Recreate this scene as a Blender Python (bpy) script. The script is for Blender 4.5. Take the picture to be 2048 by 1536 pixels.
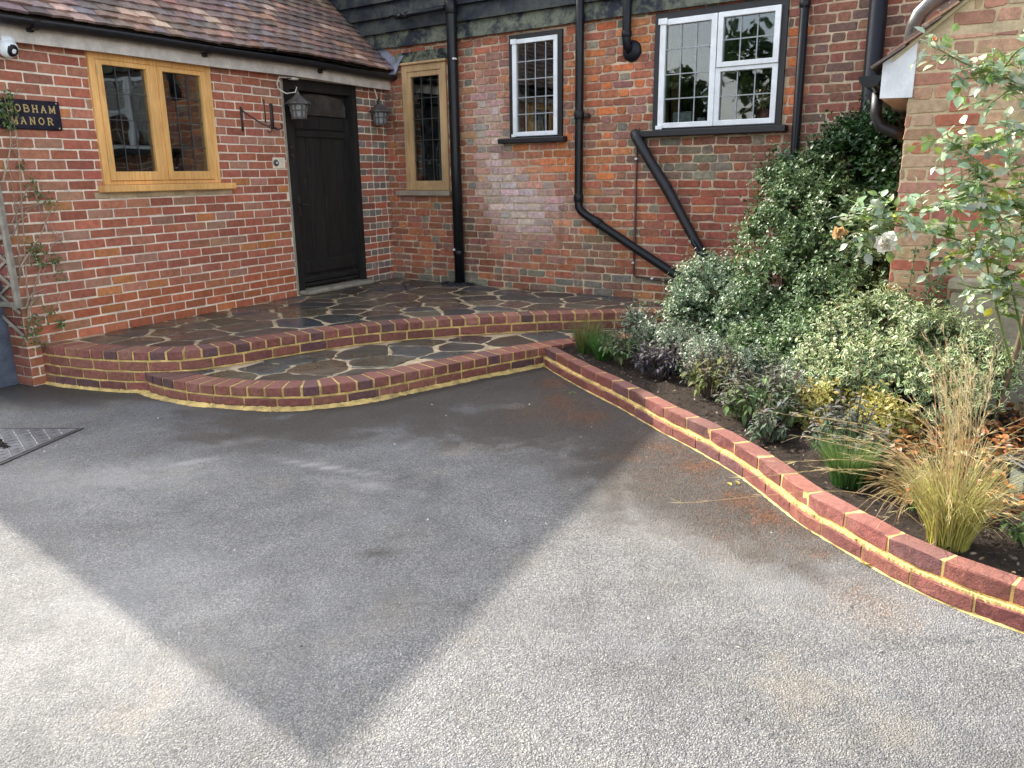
import bpy, math, random
import numpy as np
from mathutils import Matrix, Vector

for o in list(bpy.data.objects):
    bpy.data.objects.remove(o)
scene = bpy.context.scene
COL = scene.collection
rad = math.radians
rng = np.random.default_rng(11)
random.seed(11)

# ------------------------------------------------------------------ camera
PITCH, ROLL, FPX, CAM_H = rad(14.76), rad(-0.8), 1600.0, 1.5
cp, sp = math.cos(PITCH), math.sin(PITCH)
F = np.array([0, cp, -sp]); U = np.array([0, sp, cp]); Rt = np.array([1.0, 0, 0])
R2 = Rt * math.cos(ROLL) + U * math.sin(ROLL)
U2 = U * math.cos(ROLL) - Rt * math.sin(ROLL)
cam = bpy.data.cameras.new('camera')
camo = bpy.data.objects.new('camera', cam); COL.objects.link(camo)
M = Matrix.Identity(4)
for i in range(3):
    M[i][0], M[i][1], M[i][2] = R2[i], U2[i], -F[i]
M[2][3] = CAM_H
camo.matrix_world = M
cam.sensor_width = 36.0; cam.sensor_fit = 'HORIZONTAL'
cam.lens = FPX / 2048 * 36.0
cam.clip_start = 0.05; cam.clip_end = 500
scene.camera = camo

# ------------------------------------------------------------------ light
SUN_DIR = Vector((-0.72, 0.69, 0)).normalized()
SUN_EL = rad(36.0)
world = bpy.data.worlds.new('World'); scene.world = world
world.use_nodes = True
wn = world.node_tree.nodes; wl = world.node_tree.links
sky = wn.new('ShaderNodeTexSky'); sky.sky_type = 'NISHITA'
sky.sun_disc = False
sky.sun_elevation = SUN_EL
sky.sun_rotation = math.atan2(SUN_DIR.x, SUN_DIR.y)
sky.air_density = 1.0; sky.dust_density = 2.5; sky.ozone_density = 1.0
bg = wn['Background']; bg.inputs[1].default_value = 0.15
# broken white cloud over the blue
tc = wn.new('ShaderNodeTexCoord'); cn = wn.new('ShaderNodeTexNoise'); cn.inputs['Scale'].default_value = 2.6; cn.inputs['Detail'].default_value = 7; cn.inputs['Roughness'].default_value = .58
wl.new(tc.outputs['Generated'], cn.inputs['Vector'])
cr = wn.new('ShaderNodeMapRange'); cr.interpolation_type = 'SMOOTHSTEP'; cr.inputs[1].default_value = .36; cr.inputs[2].default_value = .60; cr.inputs[3].default_value = .30; cr.inputs[4].default_value = .85
wl.new(cn.outputs['Fac'], cr.inputs[0])
bw = wn.new('ShaderNodeRGBToBW'); wl.new(sky.outputs[0], bw.inputs[0])
wh = wn.new('ShaderNodeVectorMath'); wh.operation = 'SCALE'; wh.inputs[0].default_value = (1.10, 1.10, 1.10); wl.new(bw.outputs[0], wh.inputs['Scale'])
mxs = wn.new('ShaderNodeMix'); mxs.data_type = 'RGBA'; wl.new(cr.outputs[0], mxs.inputs[0]); wl.new(sky.outputs[0], mxs.inputs[6]); wl.new(wh.outputs[0], mxs.inputs[7])
wl.new(mxs.outputs[2], bg.inputs[0])
sd = bpy.data.lights.new('sun', 'SUN'); sd.energy = 2.0; sd.angle = rad(0.45); sd.color = (1.0, 0.93, 0.82)
so = bpy.data.objects.new('sun', sd); COL.objects.link(so)
tosun = Vector((SUN_DIR.x * math.cos(SUN_EL), SUN_DIR.y * math.cos(SUN_EL), math.sin(SUN_EL)))
so.rotation_euler = tosun.to_track_quat('Z', 'Y').to_euler()
so.location = (-6, 6, 12)
vs = scene.view_settings
vs.view_transform = 'Standard'; vs.look = 'None'; vs.gamma = 1.0; vs.use_curve_mapping = False
vs.exposure = 2.36
scene.cycles.max_bounces = 8
scene.cycles.diffuse_bounces = 4
scene.cycles.transparent_max_bounces = 12
scene.cycles.sample_clamp_indirect = 6.0
scene.cycles.caustics_reflective = False
scene.cycles.caustics_refractive = False

# ------------------------------------------------------------------ frames
TL, TB, TR = rad(29.5), rad(35.5), rad(34.0)
nL = np.array([math.cos(TL), -math.sin(TL), 0]); dL = np.array([math.sin(TL), math.cos(TL), 0])
nB = np.array([-math.sin(TB), -math.cos(TB), 0]); dB = np.array([math.cos(TB), -math.sin(TB), 0])
nR = np.array([-math.sin(TR), -math.cos(TR), 0]); dR = np.array([math.cos(TR), -math.sin(TR), 0])
QL, QB = -5.99, -7.064
class Frame:
    def __init__(s, o, x, n):
        s.o = np.array(o, float); s.x = np.array(x, float); s.y = -np.array(n, float)
        s.ang = math.atan2(x[1], x[0])
    def w(s, p):
        return s.o + s.x * p[0] + s.y * p[1] + np.array([0, 0, p[2]])
FL = Frame(QL * nL, dL, nL)
FB = Frame(QB * nB, dB, nB)
FR = Frame((2.2964, 4.8496, 0), dR, nR)
FW = Frame((0, 0, 0), (1, 0, 0), (0, -1, 0))

# ------------------------------------------------------------------ helpers
class MB:
    """mesh collector; verts in frame coordinates, `off` is the local origin"""
    def __init__(s, off=(0, 0, 0)):
        s.off = np.array(off, float); s.v = []; s.c = []; s.f = []; s.n = []; s.m = []; s.nv = 0
    def add(s, verts, faces, mat=0, col=(1, 1, 1)):
        verts = np.asarray(verts, float).reshape(-1, 3)
        k = len(verts)
        s.v.append(verts)
        col = np.asarray(col, float)
        if col.ndim == 1: col = np.tile(col[:3], (k, 1))
        s.c.append(col[:, :3])
        for fc in faces:
            s.f.extend([i + s.nv for i in fc]); s.n.append(len(fc)); s.m.append(mat)
        s.nv += k
    def bulk(s, verts, faces, col, mat=0):
        """faces: (n,k) int array"""
        k = len(verts); s.v.append(verts); s.c.append(col)
        faces = np.asarray(faces)
        s.f.extend((faces + s.nv).ravel().tolist())
        s.n.extend([faces.shape[1]] * len(faces)); s.m.extend([mat] * len(faces)); s.nv += k
    def box(s, x0, x1, y0, y1, z0, z1, mat=0, col=(1, 1, 1), bev=0.0):
        if bev <= 0:
            v = [(x, y, z) for z in (z0, z1) for y in (y0, y1) for x in (x0, x1)]
            s.add(v, [(0, 2, 3, 1), (4, 5, 7, 6), (0, 1, 5, 4), (2, 6, 7, 3), (0, 4, 6, 2), (1, 3, 7, 5)], mat, col)
        else:
            b = min(bev, (x1 - x0) * .4, (y1 - y0) * .4, (z1 - z0) * .4)
            v = []
            def ring(z, i):
                return [(x0 + i, y0 + i, z), (x1 - i, y0 + i, z), (x1 - i, y1 - i, z), (x0 + i, y1 - i, z)]
            v += ring(z0, b) + ring(z0 + b, 0) + ring(z1 - b, 0) + ring(z1, b)
            fs = [(3, 2, 1, 0), (12, 13, 14, 15)]
            for r in range(3):
                for i in range(4):
                    j = (i + 1) % 4
                    fs.append((r * 4 + i, r * 4 + j, r * 4 + 4 + j, r * 4 + 4 + i))
            s.add(v, fs, mat, col)
    def hexa(s, P, mat=0, col=(1, 1, 1)):
        """P: 4 bottom + 4 top points"""
        s.add(P, [(3, 2, 1, 0), (4, 5, 6, 7), (0, 1, 5, 4), (1, 2, 6, 5), (2, 3, 7, 6), (3, 0, 4, 7)], mat, col)
    def tube(s, pts, r, n=10, mat=0, col=(1, 1, 1), cap=True):
        pts = np.asarray(pts, float); m = len(pts)
        rr = np.full(m, r) if np.isscalar(r) else np.asarray(r, float)
        tan = np.gradient(pts, axis=0) if m > 2 else np.tile(pts[1] - pts[0], (2, 1))
        tan /= np.linalg.norm(tan, axis=1)[:, None] + 1e-9
        a = np.array([0, 0, 1.0]) if abs(tan[0][2]) < .9 else np.array([1.0, 0, 0])
        nx = np.cross(tan[0], a); nx /= np.linalg.norm(nx)
        V = []
        for i in range(m):
            nx = nx - tan[i] * (nx @ tan[i]); nx /= np.linalg.norm(nx) + 1e-9
            ny = np.cross(tan[i], nx)
            for k in range(n):
                t = 2 * math.pi * k / n
                V.append(pts[i] + (nx * math.cos(t) + ny * math.sin(t)) * rr[i])
        fs = []
        for i in range(m - 1):
            for k in range(n):
                j = (k + 1) % n
                fs.append((i * n + k, i * n + j, i * n + n + j, i * n + n + k))
        if cap:
            fs.append(tuple(range(n - 1, -1, -1))); fs.append(tuple((m - 1) * n + k for k in range(n)))
        s.add(V, fs, mat, col)
    def lathe(s, cx, cy, prof, n=16, mat=0, col=(1, 1, 1), axis='z', cap=True):
        """prof: list of (r, h)"""
        V = []
        for r, h in prof:
            for k in range(n):
                t = 2 * math.pi * k / n
                if axis == 'z': V.append((cx + r * math.cos(t), cy + r * math.sin(t), h))
                else: V.append((cx + r * math.cos(t), h, cy + r * math.sin(t)))
        fs = []; m = len(prof)
        for i in range(m - 1):
            for k in range(n):
                j = (k + 1) % n
                fs.append((i * n + k, i * n + j, i * n + n + j, i * n + n + k))
        if cap:
            fs.append(tuple(range(n - 1, -1, -1))); fs.append(tuple((m - 1) * n + k for k in range(n)))
        s.add(V, fs, mat, col)
    def build(s, name, mats, parent=None, smooth=False):
        me = bpy.data.meshes.new(name)
        V = np.concatenate(s.v) - s.off; Cc = np.concatenate(s.c)
        me.vertices.add(len(V)); me.vertices.foreach_set('co', V.ravel())
        n = np.array(s.n, dtype=np.int32); f = np.array(s.f, dtype=np.int32)
        me.loops.add(len(f)); me.loops.foreach_set('vertex_index', f)
        me.polygons.add(len(n))
        st = np.concatenate([[0], np.cumsum(n)[:-1]]).astype(np.int32)
        me.polygons.foreach_set('loop_start', st); me.polygons.foreach_set('loop_total', n)
        me.polygons.foreach_set('material_index', np.array(s.m, dtype=np.int32))
        me.polygons.foreach_set('use_smooth', np.full(len(n), smooth))
        me.update(calc_edges=True); me.validate(clean_customdata=False)
        at = me.color_attributes.new('Col', 'FLOAT_COLOR', 'POINT')
        at.data.foreach_set('color', np.column_stack([Cc, np.ones(len(Cc))]).ravel().astype(np.float32))
        if not isinstance(mats, (list, tuple)): mats = [mats]
        for m in mats: me.materials.append(m)
        o = bpy.data.objects.new(name, me); COL.objects.link(o)
        if parent is not None: o.parent = parent
        return o

def tag(o, label=None, cat=None, group=None, kind=None):
    if label: o['label'] = label
    if cat: o['category'] = cat
    if group: o['group'] = group
    if kind: o['kind'] = kind
    return o
def thing(name, label, cat, fr, p, group=None):
    o = bpy.data.objects.new(name, None); COL.objects.link(o)
    o.location = fr.w(p); o.rotation_euler = (0, 0, fr.ang); o.empty_display_size = .1
    return tag(o, label, cat, group)
def solo(mb, name, mats, fr, label, cat, group=None, smooth=False, kind=None):
    o = mb.build(name, mats, None, smooth)
    o.location = fr.w(mb.off); o.rotation_euler = (0, 0, fr.ang)
    return tag(o, label, cat, group, kind)
def copy_tree(root):
    r = root.copy(); COL.objects.link(r)
    for ch in list(root.children):
        c = ch.copy(); COL.objects.link(c); c.parent = r
        for g in list(ch.children):
            d = g.copy(); COL.objects.link(d); d.parent = c
    return r

# ------------------------------------------------------------------ materials
class NT:
    def __init__(s, name):
        s.m = bpy.data.materials.new(name); s.m.use_nodes = True
        s.t = s.m.node_tree; s.N = s.t.nodes; s.L = s.t.links
        s.b = s.N['Principled BSDF']
        s.co = s.N.new('ShaderNodeTexCoord').outputs['Object']
    def set(s, inp, v):
        if hasattr(v, 'is_output'): s.L.new(v, inp)
        elif isinstance(v, (tuple, list)) and inp.type == 'RGBA': inp.default_value = (*v[:3], 1)
        else: inp.default_value = v
    def noise(s, scale, detail=4, rough=.55, dist=0.0, vec=None, out='Fac'):
        n = s.N.new('ShaderNodeTexNoise'); n.inputs['Scale'].default_value = scale
        n.inputs['Detail'].default_value = detail; n.inputs['Roughness'].default_value = rough
        n.inputs['Distortion'].default_value = dist
        s.L.new(vec if vec is not None else s.co, n.inputs['Vector'])
        return n.outputs[out]
    def voro(s, scale, feature='F1', out='Distance', vec=None, rnd=1.0):
        n = s.N.new('ShaderNodeTexVoronoi'); n.feature = feature
        n.inputs['Scale'].default_value = scale; n.inputs['Randomness'].default_value = rnd
        s.L.new(vec if vec is not None else s.co, n.inputs['Vector'])
        return n.outputs[out]
    def mapv(s, scale):
        n = s.N.new('ShaderNodeMapping'); n.inputs['Scale'].default_value = scale
        s.L.new(s.co, n.inputs['Vector']); return n.outputs[0]
    def math(s, op, a, b=0.5, clamp=False):
        n = s.N.new('ShaderNodeMath'); n.operation = op; n.use_clamp = clamp
        s.set(n.inputs[0], a); s.set(n.inputs[1], b); return n.outputs[0]
    def ramp(s, fac, a, b, va=0.0, vb=1.0):
        n = s.N.new('ShaderNodeMapRange'); n.interpolation_type = 'SMOOTHSTEP'
        s.set(n.inputs[0], fac); n.inputs[1].default_value = a; n.inputs[2].default_value = b
        n.inputs[3].default_value = va; n.inputs[4].default_value = vb
        return n.outputs[0]
    def mix(s, fac, a, b, mode='MIX'):
        n = s.N.new('ShaderNodeMix'); n.data_type = 'RGBA'; n.blend_type = mode
        s.set(n.inputs[0], fac); s.set(n.inputs[6], a); s.set(n.inputs[7], b); return n.outputs[2]
    def attr(s, name='Col'):
        n = s.N.new('ShaderNodeAttribute'); n.attribute_name = name; return n
    def val(s, col, fac):
        """multiply colour by scalar"""
        n = s.N.new('ShaderNodeVectorMath'); n.operation = 'SCALE'
        s.set(n.inputs[0], col); s.set(n.inputs['Scale'], fac); return n.outputs[0]
    def bump(s, h, strength=.5, dist=.01, nrm=None):
        n = s.N.new('ShaderNodeBump'); n.inputs['Strength'].default_value = strength
        n.inputs['Distance'].default_value = dist
        s.L.new(h, n.inputs['Height'])
        if nrm is not None: s.L.new(nrm, n.inputs['Normal'])
        return n.outputs[0]
    def out(s, col=None, rough=None, nrm=None, spec=None, metal=None):
        if col is not None: s.set(s.b.inputs['Base Color'], col)
        if rough is not None: s.set(s.b.inputs['Roughness'], rough)
        if nrm is not None: s.L.new(nrm, s.b.inputs['Normal'])
        if spec is not None: s.set(s.b.inputs['Specular IOR Level'], spec)
        if metal is not None: s.set(s.b.inputs['Metallic'], metal)
        return s.m

def simple(name, col, rough=.6, var=.25, scale=12, bump=.15, metal=0.0, spec=.5, bscale=60):
    t = NT(name)
    n = t.noise(scale, 5); n2 = t.noise(scale * 9, 3)
    k = t.math('ADD', t.ramp(n, .25, .75, 1 - var, 1 + var), t.ramp(n2, .3, .7, -var * .4, var * .4))
    nr = t.bump(t.noise(bscale, 4), bump, .004)
    return t.out(t.val(col, k), t.ramp(n, .2, .8, rough - .08, min(1, rough + .1)), nr, spec, metal)

def attr_mat(name, rough=.8, dust_skylight=0, streak=0, var=.25, scale=30, bump=.4, bdist=.003, bscale=140, stain=None, spec=.3, wet=None):
    t = NT(name)
    a = t.attr().outputs['Color']
    n = t.noise(scale, 6, .6); n2 = t.noise(scale * 7, 4, .6)
    k = t.math('ADD', t.ramp(n, .25, .75, 1 - var, 1 + var), t.ramp(n2, .3, .7, -var * .6, var * .6))
    c = t.val(a, k)
    if streak:
        sv = t.mapv((7, 7, .55)); c = t.mix(t.math('MULTIPLY', t.ramp(t.noise(1, 6, .65, .3, sv), .52, .72), streak), c, t.val(c, .45))
        sv2 = t.mapv((11, 11, .9)); c = t.mix(t.math('MULTIPLY', t.ramp(t.noise(1.3, 6, .65, .3, sv2), .60, .75), streak * .7), c, (.42, .36, .30))
    if stain:
        for (sc, lo, hi, col, amt) in stain:
            f = t.ramp(t.noise(sc, 7, .62, .3), lo, hi, 0, amt)
            c = t.mix(f, c, col)
    if dust_skylight:   # upward faces painted lighter: settled grit plus the skylight they catch
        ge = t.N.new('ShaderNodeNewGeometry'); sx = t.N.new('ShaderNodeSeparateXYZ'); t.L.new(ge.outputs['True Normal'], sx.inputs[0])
        c = t.mix(t.math('MULTIPLY', t.ramp(sx.outputs[2], .5, .95), t.ramp(n2, .25, .75, dust_skylight * .5, dust_skylight)), c, (.46, .24, .18))
    nr = t.bump(t.math('ADD', t.noise(bscale, 5, .65), t.noise(bscale * .2, 3)), bump, bdist)
    r = t.ramp(n, .2, .8, max(.03, rough - .1), min(1, rough + .08))
    return t.out(c, r, nr, spec)

M_brickL = attr_mat('red_brick', .85, 0, .25, .22, 26, .5, .003, 130, [(9, .56, .75, (.40, .19, .14), .35), (4, .6, .8, (.14, .045, .035), .4)])
M_brickB = attr_mat('old_brick', .85, 0, .55, .3, 30, .7, .004, 110, [(7, .56, .74, (.36, .25, .21), .4), (5, .58, .76, (.07, .045, .04), .5), (60, .66, .74, (.5, .42, .36), .35)])
M_brickR = attr_mat('buff_brick', .88, 0, .35, .25, 22, .6, .004, 110, [(6, .50, .68, (.36, .25, .15), .5), (14, .6, .75, (.2, .08, .06), .4)])
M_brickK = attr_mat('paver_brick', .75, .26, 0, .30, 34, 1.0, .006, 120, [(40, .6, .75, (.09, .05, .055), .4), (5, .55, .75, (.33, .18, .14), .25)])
M_mortarL = simple('cream_mortar', (.76, .66, .52), .9, .25, 7, .5, bscale=120)
M_mortarB = simple('tan_mortar', (.50, .39, .27), .9, .35, 5, .6, bscale=120)
M_mortarR = simple('buff_mortar', (.50, .39, .24), .9, .25, 6, .6, bscale=120)
M_mortarY = simple('yellow_mortar', (.53, .375, .135), .9, .42, 13, .6, bscale=140)
M_mortarP = simple('paving_mortar', (.46, .36, .22), .6, .4, 9, .4, bscale=90)
M_tile = attr_mat('clay_roof_tile', .85, 0, 0, .3, 18, .6, .004, 90, [(22, .60, .70, (.50, .40, .34), .45), (9, .57, .72, (.045, .038, .033), .75), (60, .66, .72, (.50, .48, .42), .6)])
M_black = simple('black_paint', (.009, .009, .011), .5, .4, 14, .25, bscale=40)
M_blackgloss = simple('black_plastic', (.007, .008, .010), .34, .3, 9, .1, bscale=30, spec=.3)
M_blackpipe_lit = simple('black_iron', (.008, .010, .015), .4, .3, 9, .15, bscale=40, spec=.25)
M_white = simple('white_paint', (.72, .75, .76), .5, .1, 8, .1)
M_fascia = simple('weathered_white_paint', (.55, .50, .44), .6, .22, 9, .25)
M_boxwhite = simple('grey_white_board', (.66, .66, .68), .6, .12, 6, .2)
M_lead = simple('lead_came', (.30, .32, .33), .5, .2, 20, .1, spec=.4)
M_leaddark = simple('dark_lead_came', (.05, .05, .05), .5, .2, 20, .1)
M_flash = simple('lead_flashing', (.24, .26, .32), .45, .3, 8, .2)
M_stone = simple('threshold_stone', (.30, .27, .21), .75, .25, 9, .4)
M_render = simple('cement_render', (.27, .235, .17), .9, .3, 5, .5, bscale=50)
M_gold = simple('gold_lettering', (.55, .40, .16), .4, .1, 20, .05, spec=.6)
M_navy = simple('navy_enamel', (.008, .010, .024), .3, .2, 10, .05)
M_iron = simple('rusty_iron', (.03, .02, .018), .6, .4, 30, .4)
M_copper = simple('painted_copper', (.085, .035, .028), .5, .35, 14, .2)
M_planter = simple('lead_planter', (.075, .09, .12), .5, .35, 7, .3)
M_trellis = simple('weathered_wood', (.24, .215, .17), .85, .3, 14, .5)
M_dark = simple('dark_room', (.018, .016, .014), .9, .3, 3, .1)
M_curtain = simple('grey_curtain', (.34, .39, .42), .9, .12, 5, .2)
M_terra = simple('tan_pot', (.42, .24, .11), .8, .15, 20, .2)
M_glassy = simple('lantern_glass', (.22, .23, .23), .15, .3, 30, .05)
M_dryflower = simple('dried_flower', (.42, .34, .20), .9, .3, 40, .2)
M_pink = simple('pink_vase', (.30, .07, .09), .3, .2, 10, .05)

def oak_mat(name, c1, c2, rough=.5):
    t = NT(name)
    v = t.mapv((60, 60, 4)); n = t.noise(1, 6, .6, .6, v)
    n2 = t.noise(2.2, 3)
    c = t.mix(t.ramp(n, .3, .7), c1, c2)
    c = t.val(c, t.ramp(n2, .3, .7, .85, 1.15))
    return t.out(c, rough, t.bump(n, .15, .002))
M_oak = oak_mat('new_oak', (.66, .34, .10), (.84, .50, .19), .42)
M_oakpale = oak_mat('pale_oak', (.40, .25, .115), (.54, .36, .18), .55)
M_oakgrey = oak_mat('grey_oak', (.26, .21, .155), (.36, .30, .22), .7)

def board_mat():
    t = NT('black_weatherboard')
    v = t.mapv((3, 30, 40)); g = t.noise(1, 5, .6, .4, v)
    a = t.attr().outputs['Color']
    sp_ = t.N.new('ShaderNodeSeparateColor'); t.L.new(a, sp_.inputs[0])
    alg = t.math('MULTIPLY', t.ramp(t.math('ADD', t.noise(5, 7, .68, .5), t.math('MULTIPLY', t.noise(34, 4, .6), .25)), .50, .76), sp_.outputs[0])
    c = t.mix(t.ramp(g, .3, .7), (.004, .007, .014), (.010, .015, .024))
    c = t.mix(alg, c, (.17, .18, .12))
    fl = t.ramp(t.noise(26, 6, .7), .67, .72)
    c = t.mix(t.math('MULTIPLY', fl, .5), c, (.16, .16, .17))
    return t.out(c, t.ramp(g, .2, .8, .5, .7), t.bump(g, .3, .003), .22)
M_board = board_mat()

def door_mat():
    t = NT('black_oak_door')
    v = t.mapv((50, 50, 3)); g = t.noise(1, 6, .65, .5, v)
    c = t.mix(t.ramp(g, .3, .75), (.007, .0065, .006), (.028, .026, .023))
    w = t.ramp(t.noise(6, 7, .7, .4), .62, .8)
    c = t.mix(t.math('MULTIPLY', w, .25), c, (.11, .10, .09))
    return t.out(c, t.ramp(g, .2, .8, .48, .75), t.bump(g, .5, .004), .35)
M_door = door_mat()

def glass_mat(name='window_glass', boost=2.0):
    t = NT(name)
    t.N.remove(t.b)
    tr = t.N.new('ShaderNodeBsdfTransparent'); tr.inputs[0].default_value = (.80, .84, .82, 1)
    gl = t.N.new('ShaderNodeBsdfGlossy'); gl.inputs['Roughness'].default_value = .015
    wob = t.bump(t.noise(2.2, 2), .12, .02); t.L.new(wob, gl.inputs['Normal'])
    fr = t.N.new('ShaderNodeFresnel'); fr.inputs[0].default_value = 1.5
    f = t.math('MULTIPLY', fr.outputs[0], boost, True)
    mx = t.N.new('ShaderNodeMixShader'); t.L.new(f, mx.inputs[0])
    t.L.new(tr.outputs[0], mx.inputs[1]); t.L.new(gl.outputs[0], mx.inputs[2])
    t.L.new(mx.outputs[0], t.N['Material Output'].inputs[0])
    return t.m
M_glass = glass_mat()

def leaf_mat(name, rough=.42, trans=.25, var=.2, spec=.5):
    t = NT(name)
    a = t.attr().outputs['Color']
    k = t.ramp(t.noise(40, 3), .3, .7, 1 - var, 1 + var)
    c = t.val(a, k)
    t.out(c, rough, None, spec)
    tb = t.N.new('ShaderNodeBsdfTranslucent'); t.L.new(c, tb.inputs[0])
    mx = t.N.new('ShaderNodeMixShader'); mx.inputs[0].default_value = trans
    t.L.new(t.b.outputs[0], mx.inputs[1]); t.L.new(tb.outputs[0], mx.inputs[2])
    t.L.new(mx.outputs[0], t.N['Material Output'].inputs[0])
    return t.m
M_leaf = leaf_mat('leaf'); M_leafgloss = leaf_mat('glossy_leaf', .34, .22)
M_blade = leaf_mat('grass_blade', .5, .35)
M_stem = attr_mat('stem_bark', .8, 0, 0, .3, 40, .5, .003, 160)
M_petal = leaf_mat('petal', .6, .4, .05, .3)

def asphalt_mat():
    t = NT('tarmac')
    co = t.co
    at = t.attr('Col'); s3 = t.N.new('ShaderNodeSeparateColor'); t.L.new(at.outputs['Color'], s3.inputs[0])
    wet, rust, pale = s3.outputs[0], s3.outputs[1], s3.outputs[2]
    # chippings
    wv = t.noise(30, 3, .6, 0, None, 'Color'); wm = t.N.new('ShaderNodeMix'); wm.data_type = 'VECTOR'; wm.inputs[0].default_value = .014; t.L.new(t.co, wm.inputs[4]); t.L.new(wv, wm.inputs[5]); wvec = wm.outputs[1]
    vo = t.voro(170, 'F1', 'Distance', wvec); vc = t.voro(170, 'F1', 'Color', wvec)
    sc = t.N.new('ShaderNodeSeparateColor'); t.L.new(vc, sc.inputs[0])
    vo2 = t.voro(210, 'F1', 'Color'); sc2 = t.N.new('ShaderNodeSeparateColor'); t.L.new(vo2, sc2.inputs[0])
    big = t.noise(.9, 6, .6, .3); mid = t.noise(5, 6, .65, .2); fine = t.noise(75, 4, .6)
    stone = t.mix(t.ramp(sc.outputs[0], .05, .95), (.12, .12, .119), (.255, .251, .242))
    stone = t.mix(t.ramp(sc.outputs[1], .80, .96, 0, .6), stone, (.40, .37, .31))
    gap = t.ramp(vo, .38, .62)
    c = t.mix(t.math('MULTIPLY', gap, .58), stone, (.050, .050, .052))
    c = t.val(c, t.ramp(sc2.outputs[0], .1, .9, .82, 1.18))
    chip = t.math('MULTIPLY', t.math('MULTIPLY', t.ramp(sc.outputs[0], .05, .95, .55, 1.5), t.ramp(gap, 0, 1, 1.1, .45)), t.ramp(sc2.outputs[0], .1, .9, .75, 1.25))
    c = t.val(c, t.ramp(big, .3, .7, .74, 1.2))
    c = t.val(c, t.ramp(mid, .3, .7, .88, 1.12))
    c = t.mix(t.ramp(t.noise(1.6, 6, .65, .4), .52, .72, 0, .28), c, (.30, .25, .17))
    ck = t.voro(1.1, 'DISTANCE_TO_EDGE', 'Distance', None); ckn = t.math('ADD', ck, t.math('MULTIPLY', t.math('SUBTRACT', t.noise(6, 6, .7), .5), .10))
    ckf = t.math('MULTIPLY', t.ramp(t.math('ABSOLUTE', ckn, 0), 0, .006, 1, 0), t.ramp(t.noise(.7, 3), .55, .68, 0, .6))
    c = t.mix(ckf, c, (.03, .03, .03))
    spk = t.ramp(t.voro(9, 'F1', 'Distance'), .03, .06, 1, 0); c = t.mix(t.math('MULTIPLY', spk, .55), c, (.03, .028, .026))
    bl = t.noise(2.6, 7, .68, .6); c = t.mix(t.ramp(bl, .50, .70, 0, .45), c, t.val(c, .55)); c = t.mix(t.ramp(t.noise(1.2, 5, .6, .5), .50, .70, 0, .30), c, (.19, .20, .215))
    dirt = t.ramp(t.math('ADD', rust, t.math('MULTIPLY', t.math('SUBTRACT', mid, .5), .5)), .08, .55, 0, .5); c = t.mix(dirt, c, t.val(t.mix(t.ramp(fine, .3, .7), (.16, .115, .075), (.26, .20, .14)), chip))
    # pale scuffs
    pf = t.math('MULTIPLY', pale, t.ramp(t.math('ADD', mid, t.math('MULTIPLY', fine, .5)), .45, .85, .25, 1.0), True)
    c = t.mix(t.math('MULTIPLY', pf, .7), c, (.47, .45, .41))
    # damp round the step, darker ground along the kerb: rough edge
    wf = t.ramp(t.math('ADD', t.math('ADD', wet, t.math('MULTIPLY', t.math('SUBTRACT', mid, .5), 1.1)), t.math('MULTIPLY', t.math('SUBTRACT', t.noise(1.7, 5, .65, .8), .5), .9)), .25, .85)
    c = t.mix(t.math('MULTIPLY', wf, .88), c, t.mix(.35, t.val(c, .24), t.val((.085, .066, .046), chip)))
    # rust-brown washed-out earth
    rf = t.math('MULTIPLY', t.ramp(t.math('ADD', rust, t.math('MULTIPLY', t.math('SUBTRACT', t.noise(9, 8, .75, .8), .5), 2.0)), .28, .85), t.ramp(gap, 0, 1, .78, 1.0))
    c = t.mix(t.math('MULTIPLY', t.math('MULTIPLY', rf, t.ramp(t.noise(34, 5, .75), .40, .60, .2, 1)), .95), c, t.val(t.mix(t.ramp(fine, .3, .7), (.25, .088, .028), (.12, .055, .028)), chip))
    h = t.math('SUBTRACT', 1.0, t.ramp(vo, .15, .7))
    nr = t.bump(t.math('ADD', t.math('MULTIPLY', h, .8), t.math('MULTIPLY', t.noise(38, 5, .7), .9)), 1.0, .0045)
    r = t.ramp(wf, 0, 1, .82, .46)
    return t.out(c, r, nr, .45)
M_asphalt = asphalt_mat()

def soil_mat():
    t = NT('soil')
    n = t.noise(22, 7, .7); n2 = t.noise(90, 5, .7)
    c = t.mix(t.ramp(n, .3, .7), (.016, .011, .008), (.055, .038, .026))
    c = t.mix(t.ramp(t.noise(60, 4, .7), .64, .74, 0, .6), c, (.16, .11, .07))
    return t.out(c, .9, t.bump(t.math('ADD', n, n2), 1.0, .02), .25)
M_soil = soil_mat()

def slab_mat():
    t = NT('wet_flagstone')
    a = t.attr().outputs['Color']
    n = t.noise(7, 7, .65, .5); n2 = t.noise(45, 5, .65)
    c = t.val(a, t.math('ADD', t.ramp(n, .25, .75, .65, 1.35), t.ramp(n2, .3, .7, -.2, .2)))
    pud = t.ramp(t.noise(2.3, 4, .55, .3), .42, .66)
    r = t.math('ADD', t.ramp(pud, 0, 1, .42, .16), t.ramp(n2, .3, .7, -.03, .07))
    nr = t.bump(t.math('ADD', n, t.math('MULTIPLY', n2, .4)), .35, .006)
    return t.out(c, r, nr, .5)
M_slab = slab_mat()

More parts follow.
